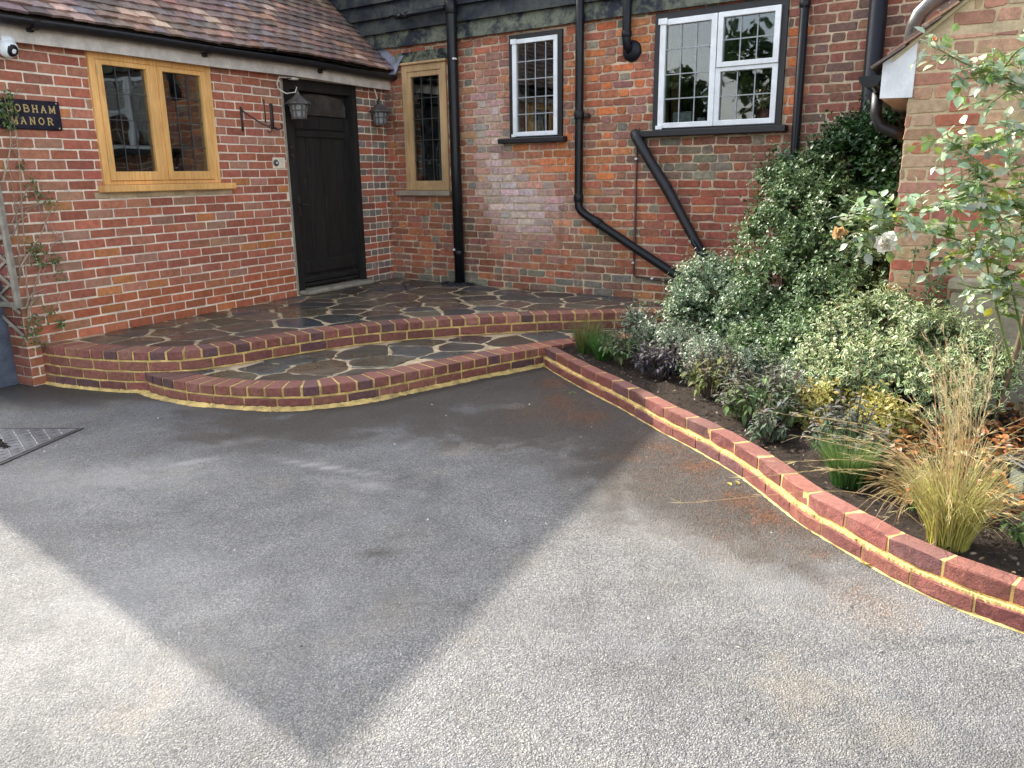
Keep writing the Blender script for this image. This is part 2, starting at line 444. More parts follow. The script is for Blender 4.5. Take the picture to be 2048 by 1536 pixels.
# ------------------------------------------------------------------ masonry builders
def oct_brick(mb, x0, x1, z0, z1, yf, col, mat=0, jit=.002, ch=.006, depth=.02, bev=.003):
    """a brick face with knocked corners, proud of y=0 by -yf"""
    c = min(ch, (z1 - z0) * .25)
    P = [(x0 + c, z0), (x1 - c, z0), (x1, z0 + c), (x1, z1 - c), (x1 - c, z1), (x0 + c, z1), (x0, z1 - c), (x0, z0 + c)]
    j = rng.normal(0, jit, (8, 2))
    P = np.array(P) + j
    cx, cz = (x0 + x1) / 2, (z0 + z1) / 2
    Q = np.array([(px - math.copysign(bev, px - cx), pz - math.copysign(bev, pz - cz)) for px, pz in P])
    tilt = rng.normal(0, .0012, 2)
    yq = yf + (Q[:, 0] - cx) * tilt[0] * 4 + (Q[:, 1] - cz) * tilt[1] * 8
    V = [(q[0], y, q[1]) for q, y in zip(Q, yq)] + [(p[0], yf + bev * .9, p[1]) for p in P] + [(p[0], yf + depth, p[1]) for p in P]
    fs = [tuple(range(8))]
    for r in (0, 8):
        for i in range(8):
            k = (i + 1) % 8
            fs.append((r + k, r + i, r + 8 + i, r + 8 + k))
    mb.add(V, fs, mat, col)

def subtract(seg, cuts):
    out = [seg]
    for a, b in cuts:
        nxt = []
        for x0, x1 in out:
            if b <= x0 or a >= x1: nxt.append((x0, x1)); continue
            if a > x0: nxt.append((x0, a))
            if b < x1: nxt.append((b, x1))
        out = nxt
    return out

def brick_field(mb, X0, X1, Z0, Z1, holes, bond, colour, course=.075, joint=.011, yf=-.004, jit=.002, ch=.006, wav=0.0, mat=0, L=.225):
    """bond(k, rng)-> list of unit lengths repeated; colour(u,z,kind)"""
    k0 = int(math.floor(Z0 / course))
    k = k0
    while k * course < Z1:
        z0 = k * course; z1 = z0 + course - joint
        zz0, zz1 = max(z0, Z0), min(z1, Z1)
        if zz1 - zz0 < .012: k += 1; continue
        x, pat = bond(k)
        cuts = []
        for (a, b, c, d) in holes:
            ov = min(zz1, d) - max(zz0, c)
            if ov > .008: cuts.append((a - .004, b + .004))
        i = 0; x = x + X0
        while x < X1:
            w = pat[i % len(pat)] * (1 + rng.normal(0, .02)); i += 1
            a, b = x, x + w - joint
            x += w
            for (s0, s1) in subtract((max(a, X0), min(b, X1)), cuts):
                if s1 - s0 < .022: continue
                um, zm = (s0 + s1) / 2, (zz0 + zz1) / 2
                dz = wav * math.sin(um * 1.7 + zm) + rng.normal(0, .0012)
                oct_brick(mb, s0, s1, zz0 + dz, zz1 + dz, min(yf + rng.normal(0, .0012), -.003), colour(um, zm, w < .16), mat, jit, ch)
        k += 1

def slab_wall(mb, X0, X1, Z0, Z1, holes, y0, y1, mat=0):
    xs = sorted({X0, X1, *[min(max(h, X0), X1) for H in holes for h in H[:2]]})
    zs = sorted({Z0, Z1, *[min(max(h, Z0), Z1) for H in holes for h in H[2:]]})
    def solid(i, j):
        if i < 0 or j < 0 or i >= len(xs) - 1 or j >= len(zs) - 1: return False
        x, z = (xs[i] + xs[i + 1]) / 2, (zs[j] + zs[j + 1]) / 2
        return not any(a < x < b and c < z < d for a, b, c, d in holes)
    for i in range(len(xs) - 1):
        for j in range(len(zs) - 1):
            if not solid(i, j): continue
            a, b, c, d = xs[i], xs[i + 1], zs[j], zs[j + 1]
            mb.add([(a, y0, c), (b, y0, c), (b, y0, d), (a, y0, d)], [(0, 1, 2, 3)], mat)
            mb.add([(a, y1, c), (b, y1, c), (b, y1, d), (a, y1, d)], [(3, 2, 1, 0)], mat)
            if not solid(i - 1, j): mb.add([(a, y0, c), (a, y0, d), (a, y1, d), (a, y1, c)], [(0, 1, 2, 3)], mat)
            if not solid(i + 1, j): mb.add([(b, y0, c), (b, y1, c), (b, y1, d), (b, y0, d)], [(0, 1, 2, 3)], mat)
            if not solid(i, j - 1): mb.add([(a, y0, c), (a, y1, c), (b, y1, c), (b, y0, c)], [(0, 1, 2, 3)], mat)
            if not solid(i, j + 1): mb.add([(a, y0, d), (b, y0, d), (b, y1, d), (a, y1, d)], [(0, 1, 2, 3)], mat)

def jcol(c, s=.1):
    c = np.array(c, float); k = 1 + rng.normal(0, s)
    return np.clip(c * k * (1 + rng.normal(0, s * .35, 3)), .004, 1)
def pick(opts):
    w = np.array([o[0] for o in opts], float); i = rng.choice(len(opts), p=w / w.sum()); return opts[i][1]

def spline(pts, n):
    """Catmull-Rom through 2-D/3-D points, resampled to n points evenly by length"""
    P = np.asarray(pts, float); P = np.vstack([2 * P[0] - P[1], P, 2 * P[-1] - P[-2]])
    out = []
    for i in range(1, len(P) - 2):
        for t in np.linspace(0, 1, 24, endpoint=False):
            a, b, c, d = P[i - 1], P[i], P[i + 1], P[i + 2]
            out.append(.5 * ((2 * b) + (c - a) * t + (2 * a - 5 * b + 4 * c - d) * t * t + (3 * b - a - 3 * c + d) * t ** 3))
    out.append(P[-2]); out = np.array(out)
    s = np.concatenate([[0], np.cumsum(np.linalg.norm(np.diff(out, axis=0), axis=1))])
    q = np.linspace(0, s[-1], n)
    return np.column_stack([np.interp(q, s, out[:, k]) for k in range(out.shape[1])]), s[-1]

# ------------------------------------------------------------------ GROUND
def axis(a, b, st, far):
    return np.array(sorted([-f for f in far if -f < a - 1] + list(np.arange(a, b, st)) + [f for f in far if f > b + 1]))
gx = axis(-5.5, 4.5, .05, (8, 14, 25, 60)); gy = axis(-1.0, 8.0, .05, (12, 20, 35, 60))
GX, GY = np.meshgrid(gx, gy)
def blob(x, y, rx, ry=None, a=0.0):
    ry = ry or rx; ca, sa = math.cos(a), math.sin(a)
    dx, dy = GX - x, GY - y
    u, v = dx * ca + dy * sa, -dx * sa + dy * ca
    return np.exp(-((u / rx) ** 2 + (v / ry) ** 2))
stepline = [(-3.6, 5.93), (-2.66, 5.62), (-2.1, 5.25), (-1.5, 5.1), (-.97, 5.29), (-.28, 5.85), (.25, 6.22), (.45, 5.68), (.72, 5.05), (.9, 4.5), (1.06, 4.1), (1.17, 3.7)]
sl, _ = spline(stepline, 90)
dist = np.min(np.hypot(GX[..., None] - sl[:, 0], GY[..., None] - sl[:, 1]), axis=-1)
wetm = np.clip(1.2 - dist / 1.25, 0, 1)  # damp by the step; a darker strip follows the kerb
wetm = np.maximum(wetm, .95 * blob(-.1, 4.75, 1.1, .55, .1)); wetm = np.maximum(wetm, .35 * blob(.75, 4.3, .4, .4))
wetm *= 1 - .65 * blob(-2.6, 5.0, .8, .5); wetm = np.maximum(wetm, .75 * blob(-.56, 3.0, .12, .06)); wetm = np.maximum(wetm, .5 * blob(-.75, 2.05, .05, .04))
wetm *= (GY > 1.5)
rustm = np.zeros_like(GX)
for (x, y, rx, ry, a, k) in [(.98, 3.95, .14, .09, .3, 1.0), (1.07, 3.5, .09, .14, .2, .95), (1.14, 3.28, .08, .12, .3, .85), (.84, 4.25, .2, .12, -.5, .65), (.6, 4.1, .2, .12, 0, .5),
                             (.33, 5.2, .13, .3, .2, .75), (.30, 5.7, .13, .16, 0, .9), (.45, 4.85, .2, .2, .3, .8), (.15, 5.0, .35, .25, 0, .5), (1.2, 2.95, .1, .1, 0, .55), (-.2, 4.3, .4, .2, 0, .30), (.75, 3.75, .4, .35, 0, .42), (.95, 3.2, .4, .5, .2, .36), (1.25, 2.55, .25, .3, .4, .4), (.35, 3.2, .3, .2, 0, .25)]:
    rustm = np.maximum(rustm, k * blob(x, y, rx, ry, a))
palem = np.zeros_like(GX)
for (x, y, rx, ry, a, k) in [(-1.02, 4.02, .33, .025, -.42, 1.0), (-1.6, 4.45, .22, .06, .35, .8), (-1.75, 4.12, .13, .035, .45, 1.0), (-2.1, 3.9, .5, .25, 0, .45), (-.62, 4.4, .02, .12, .3, .5), (-.75, 3.75, .22, .05, -.35, .55),
                             (-1.4, 2.4, .8, .5, 0, .28), (.9, 2.9, .2, .3, .4, .3), (.6, 3.25, .12, .35, .5, .45)]:
    palem = np.maximum(palem, k * blob(x, y, rx, ry, a))
g = MB()
gv = np.column_stack([GX.ravel(), GY.ravel(), np.zeros(GX.size)])
nx_, ny_ = len(gx), len(gy)
ii = (np.arange(ny_ - 1)[:, None] * nx_ + np.arange(nx_ - 1)[None, :]).ravel()
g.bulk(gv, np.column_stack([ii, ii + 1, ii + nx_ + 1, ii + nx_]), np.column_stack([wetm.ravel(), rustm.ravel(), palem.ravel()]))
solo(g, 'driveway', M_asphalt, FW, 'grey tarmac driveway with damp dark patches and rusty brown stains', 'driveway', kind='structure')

# ------------------------------------------------------------------ LEFT WING
WIN = (4.09, 5.24, 1.452, 2.44); DOOR = (6.13, 7.22, .30, 2.44)
WX0, WX1 = 3.30, 7.75
wing = thing('house_wing', 'low red brick house wing with tiled roof, oak window and black door', 'house', FL, (6, 0, 0))
LO = (6, 0, 0)
b = MB(LO)
slab_wall(b, WX0, WX1 + .3, 0, 2.62, [WIN, DOOR], 0, .30, 1)
reds = [(5, (.32, .098, .064)), (3, (.28, .086, .06)), (2, (.35, .13, .088)), (1.2, (.30, .14, .10)), (.6, (.39, .14, .06))]
def colL(u, z, hd):
    c = np.array(pick(reds))
    if z < .62: c = c * .55 + np.array((.36, .088, .03)) * .45
    if u < 3.75: c = c * .8 + np.array((.18, .12, .085)) * .2
    if u > 5.9 and z > 1.7: c = c * .75 + np.array((.24, .15, .10)) * .25
    return jcol(c * (1.25, 1.38, 1.28), .09)
def bondL(k): return (-(k % 2) * .1125 - .05, [.225])
brick_field(b, WX0, 6.095, .005, 2.46, [WIN], bondL, colL, joint=.0128, yf=-.0055, jit=.0012, ch=.004)
old = [(3, (.27, .095, .06)), (2, (.22, .085, .06)), (1, (.33, .11, .06))]
hdr = [(2, (.16, .14, .12)), (1, (.24, .11, .08)), (1.2, (.20, .155, .12))]
def colL2(u, z, hd):
    return jcol(np.array(pick(hdr if hd else old)) * 1.3, .12)
def bondL2(k): return ((0, [.225]) if k % 2 else (0, [.1125]))
brick_field(b, 7.225, WX1, .30, 2.46, [], bondL2, colL2, yf=-.004, jit=.0025, ch=.008, wav=.002)
# near end wall of the wing, bricks in its own plane turned into the wing frame
e_ = MB()
e_.add([(-1.3, 0, 0), (0, 0, 0), (0, 0, 2.6), (-1.3, 0, 2.6)], [(0, 1, 2, 3)], 1)
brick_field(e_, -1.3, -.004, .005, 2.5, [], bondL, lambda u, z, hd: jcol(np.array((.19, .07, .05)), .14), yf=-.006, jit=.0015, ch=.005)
for V_ in e_.v:
    V_[:] = np.column_stack([WX0 + V_[:, 1], -V_[:, 0], V_[:, 2]])
e_.v = [np.concatenate(e_.v)]
b.v.append(e_.v[0]); b.c.append(np.concatenate(e_.c)); b.f.extend([q + b.nv for q in e_.f]); b.n.extend(e_.n); b.m.extend(e_.m); b.nv += e_.nv
b.build('wall', [M_brickL, M_mortarL], wing)
# mortar fillet at door jamb
b = MB(LO)
b.box(6.102, 6.128, -.004, .05, .31, 2.44); b.build('jamb_mortar', M_stone, wing)

# oak window
b = MB(LO)
y0, y1 = -.022, .07
x0, x1, z0, z1 = WIN
b.box(x0, x0 + .055, y0, y1, z0, z1, bev=.004); b.box(x1 - .07, x1, y0, y1, z0, z1, bev=.004)
b.box(x0 + .055, x1 - .07, y0, y1, z1 - .05, z1, bev=.004); b.box(x0 + .055, x1 - .07, y0 + .004, y1, z0, z0 + .03, bev=.003)
b.box(4.632, 4.688, y0 + .002, y1, z0 + .03, z1 - .05, bev=.004)
win = b.build('window', M_oak, wing)
def casement(parent, mat, off, cx0, cx1, cz0, cz1, gx0, gx1, gz0, gz1, yf, th=.045, name='casement'):
    c = MB(off)
    c.box(cx0, gx0, yf, yf + th, cz0, cz1, bev=.004); c.box(gx1, cx1, yf, yf + th, cz0, cz1, bev=.004)
    c.box(gx0, gx1, yf + .001, yf + th, cz0, gz0, bev=.004); c.box(gx0, gx1, yf + .001, yf + th, gz1, cz1, bev=.004)
    return c.build(name, mat, parent)
def pane(parent, off, gx0, gx1, gz0, gz1, y):
    c = MB(off); c.box(gx0 - .004, gx1 + .004, y, y + .006, gz0 - .004, gz1 + .004); return c.build('pane', M_glass, parent)
def cames(parent, mat, off, gx0, gx1, gz0, gz1, y, nvx, nhz, w=.007):
    c = MB(off)
    for i in range(1, nvx):
        x = gx0 + (gx1 - gx0) * i / nvx; d = rng.normal(0, .003)
        c.box(x - w / 2 + d, x + w / 2 + d, y - .005, y - .0005, gz0, gz1)
    for i in range(1, nhz):
        z = gz0 + (gz1 - gz0) * i / nhz + rng.normal(0, .003)
        c.box(gx0, gx1, y - .006, y - .001, z - w / 2, z + w / 2)
    return c.build('lead_came', mat, parent)
for (cx0, cx1, gx0, gx1) in ((4.147, 4.63, 4.195, 4.582), (4.69, 5.168, 4.738, 5.122)):
    casement(win, M_oak, LO, cx0, cx1, 1.484, 2.388, gx0, gx1, 1.555, 2.352, -.03, .05)
    pane(win, LO, gx0, gx1, 1.555, 2.352, -.002)
    cames(win, M_leaddark, LO, gx0, gx1, 1.555, 2.352, -.002, 3, 4)
for z in (1.60, 2.27):
    b = MB(LO); b.tube([(4.146, -.034, z), (4.146, -.034, z + .075)], .006, 8); b.build('hinge', M_gold, win)
b = MB(LO); b.box(4.04, 5.355, -.085, .02, 1.396, 1.45, bev=.006); b.build('window_sill', M_oak, wing)
b = MB(LO); b.box(4.0, 5.36, -.012, .02, 1.352, 1.395); b.build('sill_mortar', M_mortarR, wing)
b = MB(LO)
X0, X1, Y0, Y1, Z0, Z1 = x0 + .001, x1 - .001, .295, 2.2, z0 - .6, z1 + .0
b.add([(X0, Y0, Z0), (X1, Y0, Z0), (X1, Y0, Z1), (X0, Y0, Z1), (X0 - .8, Y1, Z0), (X1 + .8, Y1, Z0), (X1 + .8, Y1, Z1), (X0 - .8, Y1, Z1)],
      [(4, 5, 6, 7), (0, 4, 7, 3), (1, 2, 6, 5), (0, 1, 5, 4), (3, 7, 6, 2)])
b.build('room', M_dark, wing)

# door
b = MB(LO)
b.box(6.132, 6.232, .01, .13, .31, 2.44, bev=.006); b.box(7.146, 7.223, -.003, .13, .31, 2.44, bev=.006)
b.box(6.232, 7.146, .012, .13, 2.33, 2.44, bev=.006)
b.build('door_frame', M_door, wing)
b = MB(LO)
px = np.linspace(6.235, 7.143, 5)
for i in range(4): b.box(px[i] + .002, px[i + 1] - .002, .075, .12, .40, 2.10, bev=.006)
b.box(6.235, 6.32, .058, .076, .42, 2.09, bev=.006); b.box(7.06, 7.143, .058, .076, .42, 2.09, bev=.006)
b.box(6.322, 7.058, .052, .074, 1.885, 1.955, bev=.010); b.box(6.322, 7.058, .060, .0745, 1.965, 1.98, bev=.004)
b.box(6.26, 7.12, .05, .074, .50, .64, bev=.012); b.box(6.24, 7.13, .03, .074, .405, .47, bev=.016); b.box(6.25, 7.12, .02, .06, .37, .404, bev=.012)
door = b.build('door', M_door, wing)
b = MB(LO)   # curved head board over the leaf
n = 14; V = []
for i in range(n + 1):
    u = 6.30 + .80 * i / n; arch = 2.315 - .045 * ((i - n / 2) / (n / 2)) ** 2 - (.05 if i in (0, n) else 0)
    V += [(u, .06, 2.105), (u, .06, arch), (u, .09, 2.105), (u, .09, arch)]
fs = []
for i in range(n):
    a = i * 4; fs += [(a, a + 4, a + 5, a + 1), (a + 1, a + 5, a + 7, a + 3), (a, a + 2, a + 6, a + 4)]
b.add(V, fs)
b.build('head_board', simple('weathered_dark_oak', (.045, .038, .03), .75, .5, 9, .5), door)
b = MB(LO); b.box(6.235, 7.143, .10, .125, 2.10, 2.335); b.build('transom', M_door, door)
b = MB(LO)
b.box(6.262, 6.292, .045, .058, 1.10, 1.30, bev=.004); b.tube([(6.277, .05, 1.22), (6.277, .0, 1.22), (6.36, -.005, 1.21)], .009, 8)
b.build('handle', M_iron, door)
for z in (1.70, 1.78):
    b = MB(LO); b.lathe(6.185, z, [(.001, -.01), (.022, -.008), (.024, .011)], 12, axis='y'); b.build('lock_plate', M_iron, door)
b = MB(LO)
for i in range(6):
    a = 6.15 + .175 * i
    b.box(a, a + .178, -.13 + rng.normal(0, .003), .12, .302, .345 + rng.normal(0, .003), bev=.012)
b.build('threshold', M_stone, wing)

# fascia, soffit, gutter
def sag(u): return .006 * math.sin(u * 1.3) + .004 * math.sin(u * 3.1 + 1)
b = MB(LO)
us = np.linspace(3.05, 7.77, 30)
V = []; 
for u in us:
    s_ = sag(u)
    V += [(u, -.10, 2.432 + s_), (u, -.10, 2.535 + s_), (u, -.075, 2.535 + s_), (u, -.075, 2.432 + s_)]
fs = [(0, 1, 2, 3)]
for i in range(len(us) - 1):
    a = i * 4
    for k in range(4):
        j = (k + 1) % 4; fs.append((a + k, a + 4 + k, a + 4 + j, a + j))
fs.append(tuple(len(V) - 4 + k for k in (3, 2, 1, 0)))
b.add(V, fs); b.build('fascia', M_fascia, wing)
b = MB(LO); b.box(3.06, 7.75, -.074, -.001, 2.447, 2.462); b.build('soffit', M_fascia, wing)
b = MB(LO)
us = np.linspace(3.15, 7.86, 40); V = []; n = 10
for u in us:
    s_ = sag(u) + .002
    for k in range(n + 1):
        t = math.pi + math.pi * k / n
        V.append((u, -.158 + .055 * math.cos(t), 2.578 + s_ + .055 * math.sin(t)))
    for k in range(n + 1):
        t = 2 * math.pi - math.pi * k / n
        V.append((u, -.158 + .048 * math.cos(t), 2.578 + s_ + .048 * math.sin(t)))
m = 2 * n + 2; fs = [tuple(range(m - 1, -1, -1))]
for i in range(len(us) - 1):
    for k in range(m):
        j = (k + 1) % m; fs.append((i * m + k, i * m + m + k, i * m + m + j, i * m + j))
fs.append(tuple((len(us) - 1) * m + k for k in range(m)))
b.add(V, fs); gut = b.build('gutter', M_black, wing, True)
for u in (3.62, 5.12, 6.55, 7.80):
    c = MB(LO); V = []; w = .05
    for uu in (u - w / 2, u + w / 2):
        for k in range(n + 1):
            t = math.pi + math.pi * k / n
            V.append((uu, -.158 + .061 * math.cos(t), 2.578 + sag(uu) + .063 * math.sin(t)))
    fs = [(k, n + 1 + k, n + 2 + k, k + 1) for k in range(n)]
    c.add(V, fs); c.box(u - .02, u + .02, -.13, -.101, 2.50, 2.53); c.build('gutter_bracket', M_black, gut, True)

# tiled roof
SL = math.atan(.9); cs, ss = math.cos(SL), math.sin(SL)
EY, EZ = -.175, 2.600
def roofp(u, t, h):      # t up the slope, h above the plane
    return (u, EY + t * cs - h * ss, EZ + sag(u) * 1.3 + t * ss + h * cs + .02 * math.exp(-((t) / .25)) + .012 * math.sin(u * 1.1 + t * 1.4))
b = MB(LO)
RT = 1.85
V = [roofp(u, t, -.03) for t in np.linspace(.02, RT, 20) for u in np.linspace(3.1, 8.7, 20)]
fs = [(r * 20 + c, r * 20 + c + 1, r * 20 + 21 + c, r * 20 + 20 + c) for r in range(19) for c in range(19)]
b.add(V, fs, 0, (.05, .04, .035))
tcols = [(4, (.20, .125, .10)), (3, (.17, .12, .10)), (2.2, (.25, .14, .105)), (1.3, (.34, .20, .14)), (1.8, (.13, .10, .088)), (1.0, (.44, .30, .22)), (1.0, (.20, .15, .14))]
rows = int(RT / .1)
for r in range(rows):
    t0 = r * .1 - .01
    x = 3.08 + (r % 2) * .083
    while x < 8.7:
        w = .163; jt = rng.normal(0, .004); ja = rng.normal(0, .006); lift = abs(rng.normal(0, .003))
        V = []
        for tt, hh in ((t0 + jt, .026 + lift), (t0 + jt + .19, .004)):
            for q, cam_ in ((0, 0), (.5, .005), (1, 0)):
                V.append(roofp(x + q * w, tt + ja * (q - .5) * (tt == t0 + jt), hh + cam_))
        for q, cam_ in ((0, 0), (.5, .005), (1, 0)):
            V.append(roofp(x + q * w, t0 + jt + ja * (q - .5), .026 + lift + cam_ - .019))
        c = jcol(pick(tcols), .13)
        if t0 > 1.0 and x > 5.2 and rng.random() < .5: c = c * .6 + np.array((.05, .05, .035)) * .4
        b.add(V, [(0, 1, 4, 3), (1, 2, 5, 4), (6, 7, 1, 0), (7, 8, 2, 1), (6, 0, 3), (8, 5, 2)], 0, c)
        x += w + .003
# far slope of the roof
V = [roofp(3.1, RT, 0), roofp(8.9, RT, 0)]; V += [(3.1, EY + 2 * RT * cs, EZ), (8.9, EY + 2 * RT * cs, EZ)]
b.add(V, [(0, 1, 3, 2)], 0, (.16, .085, .065))
b.build('roof', M_tile, wing)
b = MB(LO)   # gable wall under the near verge, just outside the frame
b.add([(3.30, 0, 2.6), (3.30, 2 * RT * cs + EY - .2, 2.6), (3.30, EY + RT * cs, EZ + RT * ss - .1)], [(0, 1, 2)]); b.build('gable', M_brickL, wing)

# ------------------------------------------------------------------ MAIN HOUSE
BO = (-4, 0, 0)
house = thing('main_house', 'tall old brick house with black weatherboarding, white windows and narrow oak window', 'house', FB, BO)
OAK = (-6.473, -5.84, 1.325, 2.665); W2 = (-5.0, -4.372, 1.848, 2.832); W3 = (-3.395, -2.222, 1.862, 2.85)
HX0, HX1 = -6.80, 1.0
b = MB(BO)
holes = [OAK, W2, W3]
slab_wall(b, -9.6, HX1, 0, 4.6, holes, 0, .32, 1)
mixed = [(4, (.30, .095, .055)), (3, (.25, .085, .058)), (1.5, (.24, .11, .085)), (1.0, (.36, .13, .06))]
greyh = [(2, (.19, .145, .11)), (2.2, (.25, .105, .075)), (1.4, (.29, .10, .06)), (.6, (.15, .12, .095))]
orange = [(3, (.44, .13, .05)), (2, (.40, .115, .05)), (1, (.34, .10, .055))]
dull = [(3, (.20, .085, .062)), (2, (.24, .085, .06)), (1, (.16, .085, .07))]
def gau(u, z, uu, zz, su, sz): return math.exp(-((u - uu) / su) ** 2 - ((z - zz) / sz) ** 2)
def colB(u, z, hd):
    c = np.array(pick(greyh if (hd and rng.random() < .75) else mixed))
    if rng.random() < gau(u, z, -4.65, 1.55, .75, .22) * 1.1: c = np.array(pick(orange))
    if rng.random() < gau(u, z, -4.1, 2.35, .5, .5) * .6: c = np.array(pick(orange)) * .85
    if u > -3.6 and 1.45 < z < 1.8: c = np.array(pick(greyh if rng.random() < .6 else dull)) * .85
    if u > -3.3 and z < 1.45: c = np.array(pick([(3, (.27, .075, .05)), (2, (.23, .07, .052)), (1, (.31, .095, .05))]))
    if u > -2.2: c = np.array(pick(dull)) * .92
    if -2.25 < u < -2.12 and 1.9 < z < 2.6: c = np.array(pick(orange)) * .9
    e = gau(u, z, -4.85, 1.12, .42, .28) + .8 * gau(u, z, -5.15, 1.45, .28, .22) + .6 * gau(u, z, -5.3, 2.0, .22, .45)
    e = min(.85, 1.35 * e * (.55 + .45 * rng.random()))
    c = c * (1 - e) + np.array((.46, .35, .34)) * e
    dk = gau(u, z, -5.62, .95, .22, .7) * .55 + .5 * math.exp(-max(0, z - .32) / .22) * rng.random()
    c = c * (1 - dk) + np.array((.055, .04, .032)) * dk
    if rng.random() < .8 * gau(u, z, -3.95, .75, .3, .4): c = c * .45 + np.array((.12, .10, .07)) * .55
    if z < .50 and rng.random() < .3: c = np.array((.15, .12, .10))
    return jcol(c * (1.25, 1.38, 1.3), .12)
def bondB(k):
    if k * .075 < 1.42 and k % 3: return (-(k % 2) * .1125 - rng.random() * .03, [.225, .225, .225, .1125, .225])
    return (-(k % 2) * .17 - rng.random() * .04, [.222, .112])
brick_field(b, HX0, -2.22, .16, 2.95, holes, bondB, colB, joint=.014, yf=-.008, jit=.0035, ch=.011, wav=.005)
brick_field(b, -2.22, HX1, .0, 3.4, holes, bondB, colB, joint=.012, yf=-.005, jit=.003, ch=.009, wav=.004)
b.build('wall', [M_brickB, M_mortarB], house)
b = MB(BO)      # weatherboards
z = 2.868; i = 0
while z < 4.55:
    h = .158; xa, xb = -9.5, -2.19
    cuts = [xa, -7.0 + rng.random(), -4.9 + rng.random() * .9, xb]
    for q in range(3):
        dz = rng.normal(0, .003)
        c = ((.75 if i == 0 else .22) * (.6 + .6 * rng.random()), 0, 0)
        P = [(cuts[q] + .001, -.058 - .004 * rng.random(), z + dz), (cuts[q + 1] - .001, -.058, z + dz), (cuts[q + 1] - .001, -.03, z + dz), (cuts[q] + .001, -.03, z + dz),
             (cuts[q] + .001, -.018, z + h + .02 + dz), (cuts[q + 1] - .001, -.018, z + h + .02 + dz), (cuts[q + 1] - .001, -.002, z + h + .02 + dz), (cuts[q] + .001, -.002, z + h + .02 + dz)]
        b.hexa(P, 0, c)
    z += h; i += 1
b.build('weatherboarding', M_board, house)
b = MB(BO)
b.box(-6.56, -5.72, -.022, .0, 2.695, 2.80, bev=.004); b.build('lintel_board', M_board, house)
# low pitched roof over this range, then an added unseen block (both above the picture), shaped to shadow the drive
b = MB(BO)
b.add([(-9.6, -.3, 4.62), (HX1 + .1, -.3, 4.62), (HX1 + .1, 3.2, 6.4), (-9.6, 3.2, 6.4), (-9.6, 6.7, 4.62), (HX1 + .1, 6.7, 4.62)], [(0, 1, 2, 3), (3, 2, 5, 4)], 0, (.17, .085, .065))
b.build('roof', M_tile, house)
SHC = np.array([-.51, 1.78]); tt = 7.0
cn = SHC + np.array([SUN_DIR.x, SUN_DIR.y]) * tt
cz = tt * math.tan(SUN_EL)
dH = np.array([-math.sin(rad(49)), math.cos(rad(49))]); dG = np.array([math.sin(rad(26.6)), math.cos(rad(26.6))])
def toB(p, z):
    d = np.array([p[0], p[1], 0]) - FB.o; return (d @ FB.x, d @ FB.y, z)
b = MB(BO)
A, Bq, Cq, Dq = cn, cn + dH * 9, cn + dH * 9 + dG * 9, cn + dG * 9
low = 2.9
V = [toB(p, 0.0) for p in (A, Bq, Cq, Dq)] + [toB(p, cz) for p in (A, Bq, Cq, Dq)]
b.add(V, [(0, 1, 5, 4), (1, 2, 6, 5), (2, 3, 7, 6), (3, 0, 4, 7), (4, 5, 6, 7)], 0, (.28, .09, .06))
b.build('added_shadow_block', M_brickB, house)  # added out of view; corner and height set to cast the drive's shadow

# windows of the main house
def room(parent, off, x0, x1, z0, z1, y0=.315, dep=1.6, flare=.5):
    c = MB(off); Z0, Z1 = z0 - .35, z1 + .2
    c.add([(x0, y0, z0), (x1, y0, z0), (x1, y0, z1), (x0, y0, z1), (x0 - flare, y0 + dep, Z0), (x1 + flare, y0 + dep, Z0), (x1 + flare, y0 + dep, Z1), (x0 - flare, y0 + dep, Z1)],
          [(4, 5, 6, 7), (0, 4, 7, 3), (1, 2, 6, 5), (0, 1, 5, 4), (3, 7, 6, 2)])
    return c.build('room', M_dark, parent)
# narrow oak window
x0, x1, z0, z1 = OAK
b = MB(BO)
b.box(x0, x0 + .07, -.022, .07, z0, z1, bev=.004); b.box(x1 - .07, x1, -.022, .07, z0, z1, bev=.004)
b.box(x0 + .07, x1 - .07, -.021, .07, z1 - .07, z1, bev=.004); b.box(x0 + .07, x1 - .07, -.021, .07, z0, z0 + .055, bev=.004)
b.box(x0 - .015, x1 + .02, -.045, .0, z1 + .001, z1 + .028, bev=.006)
w = b.build('window', M_oakpale, house); w['label'] = 'narrow pale oak window'
casement(w, M_oakpale, BO, x0 + .07, x1 - .07, z0 + .055, z1 - .07, -6.355, -5.945, 1.43, 2.54, -.012, .045)
pane(w, BO, -6.355, -5.945, 1.43, 2.54, .012); cames(w, M_leaddark, BO, -6.355, -5.945, 1.43, 2.54, .012, 3, 5)
b = MB(BO); b.box(-6.60, -5.795, -.075, .0, 1.268, 1.322, bev=.006); b.build('window_sill', M_oakgrey, house)
room(house, BO, x0, x1, z0, z1)
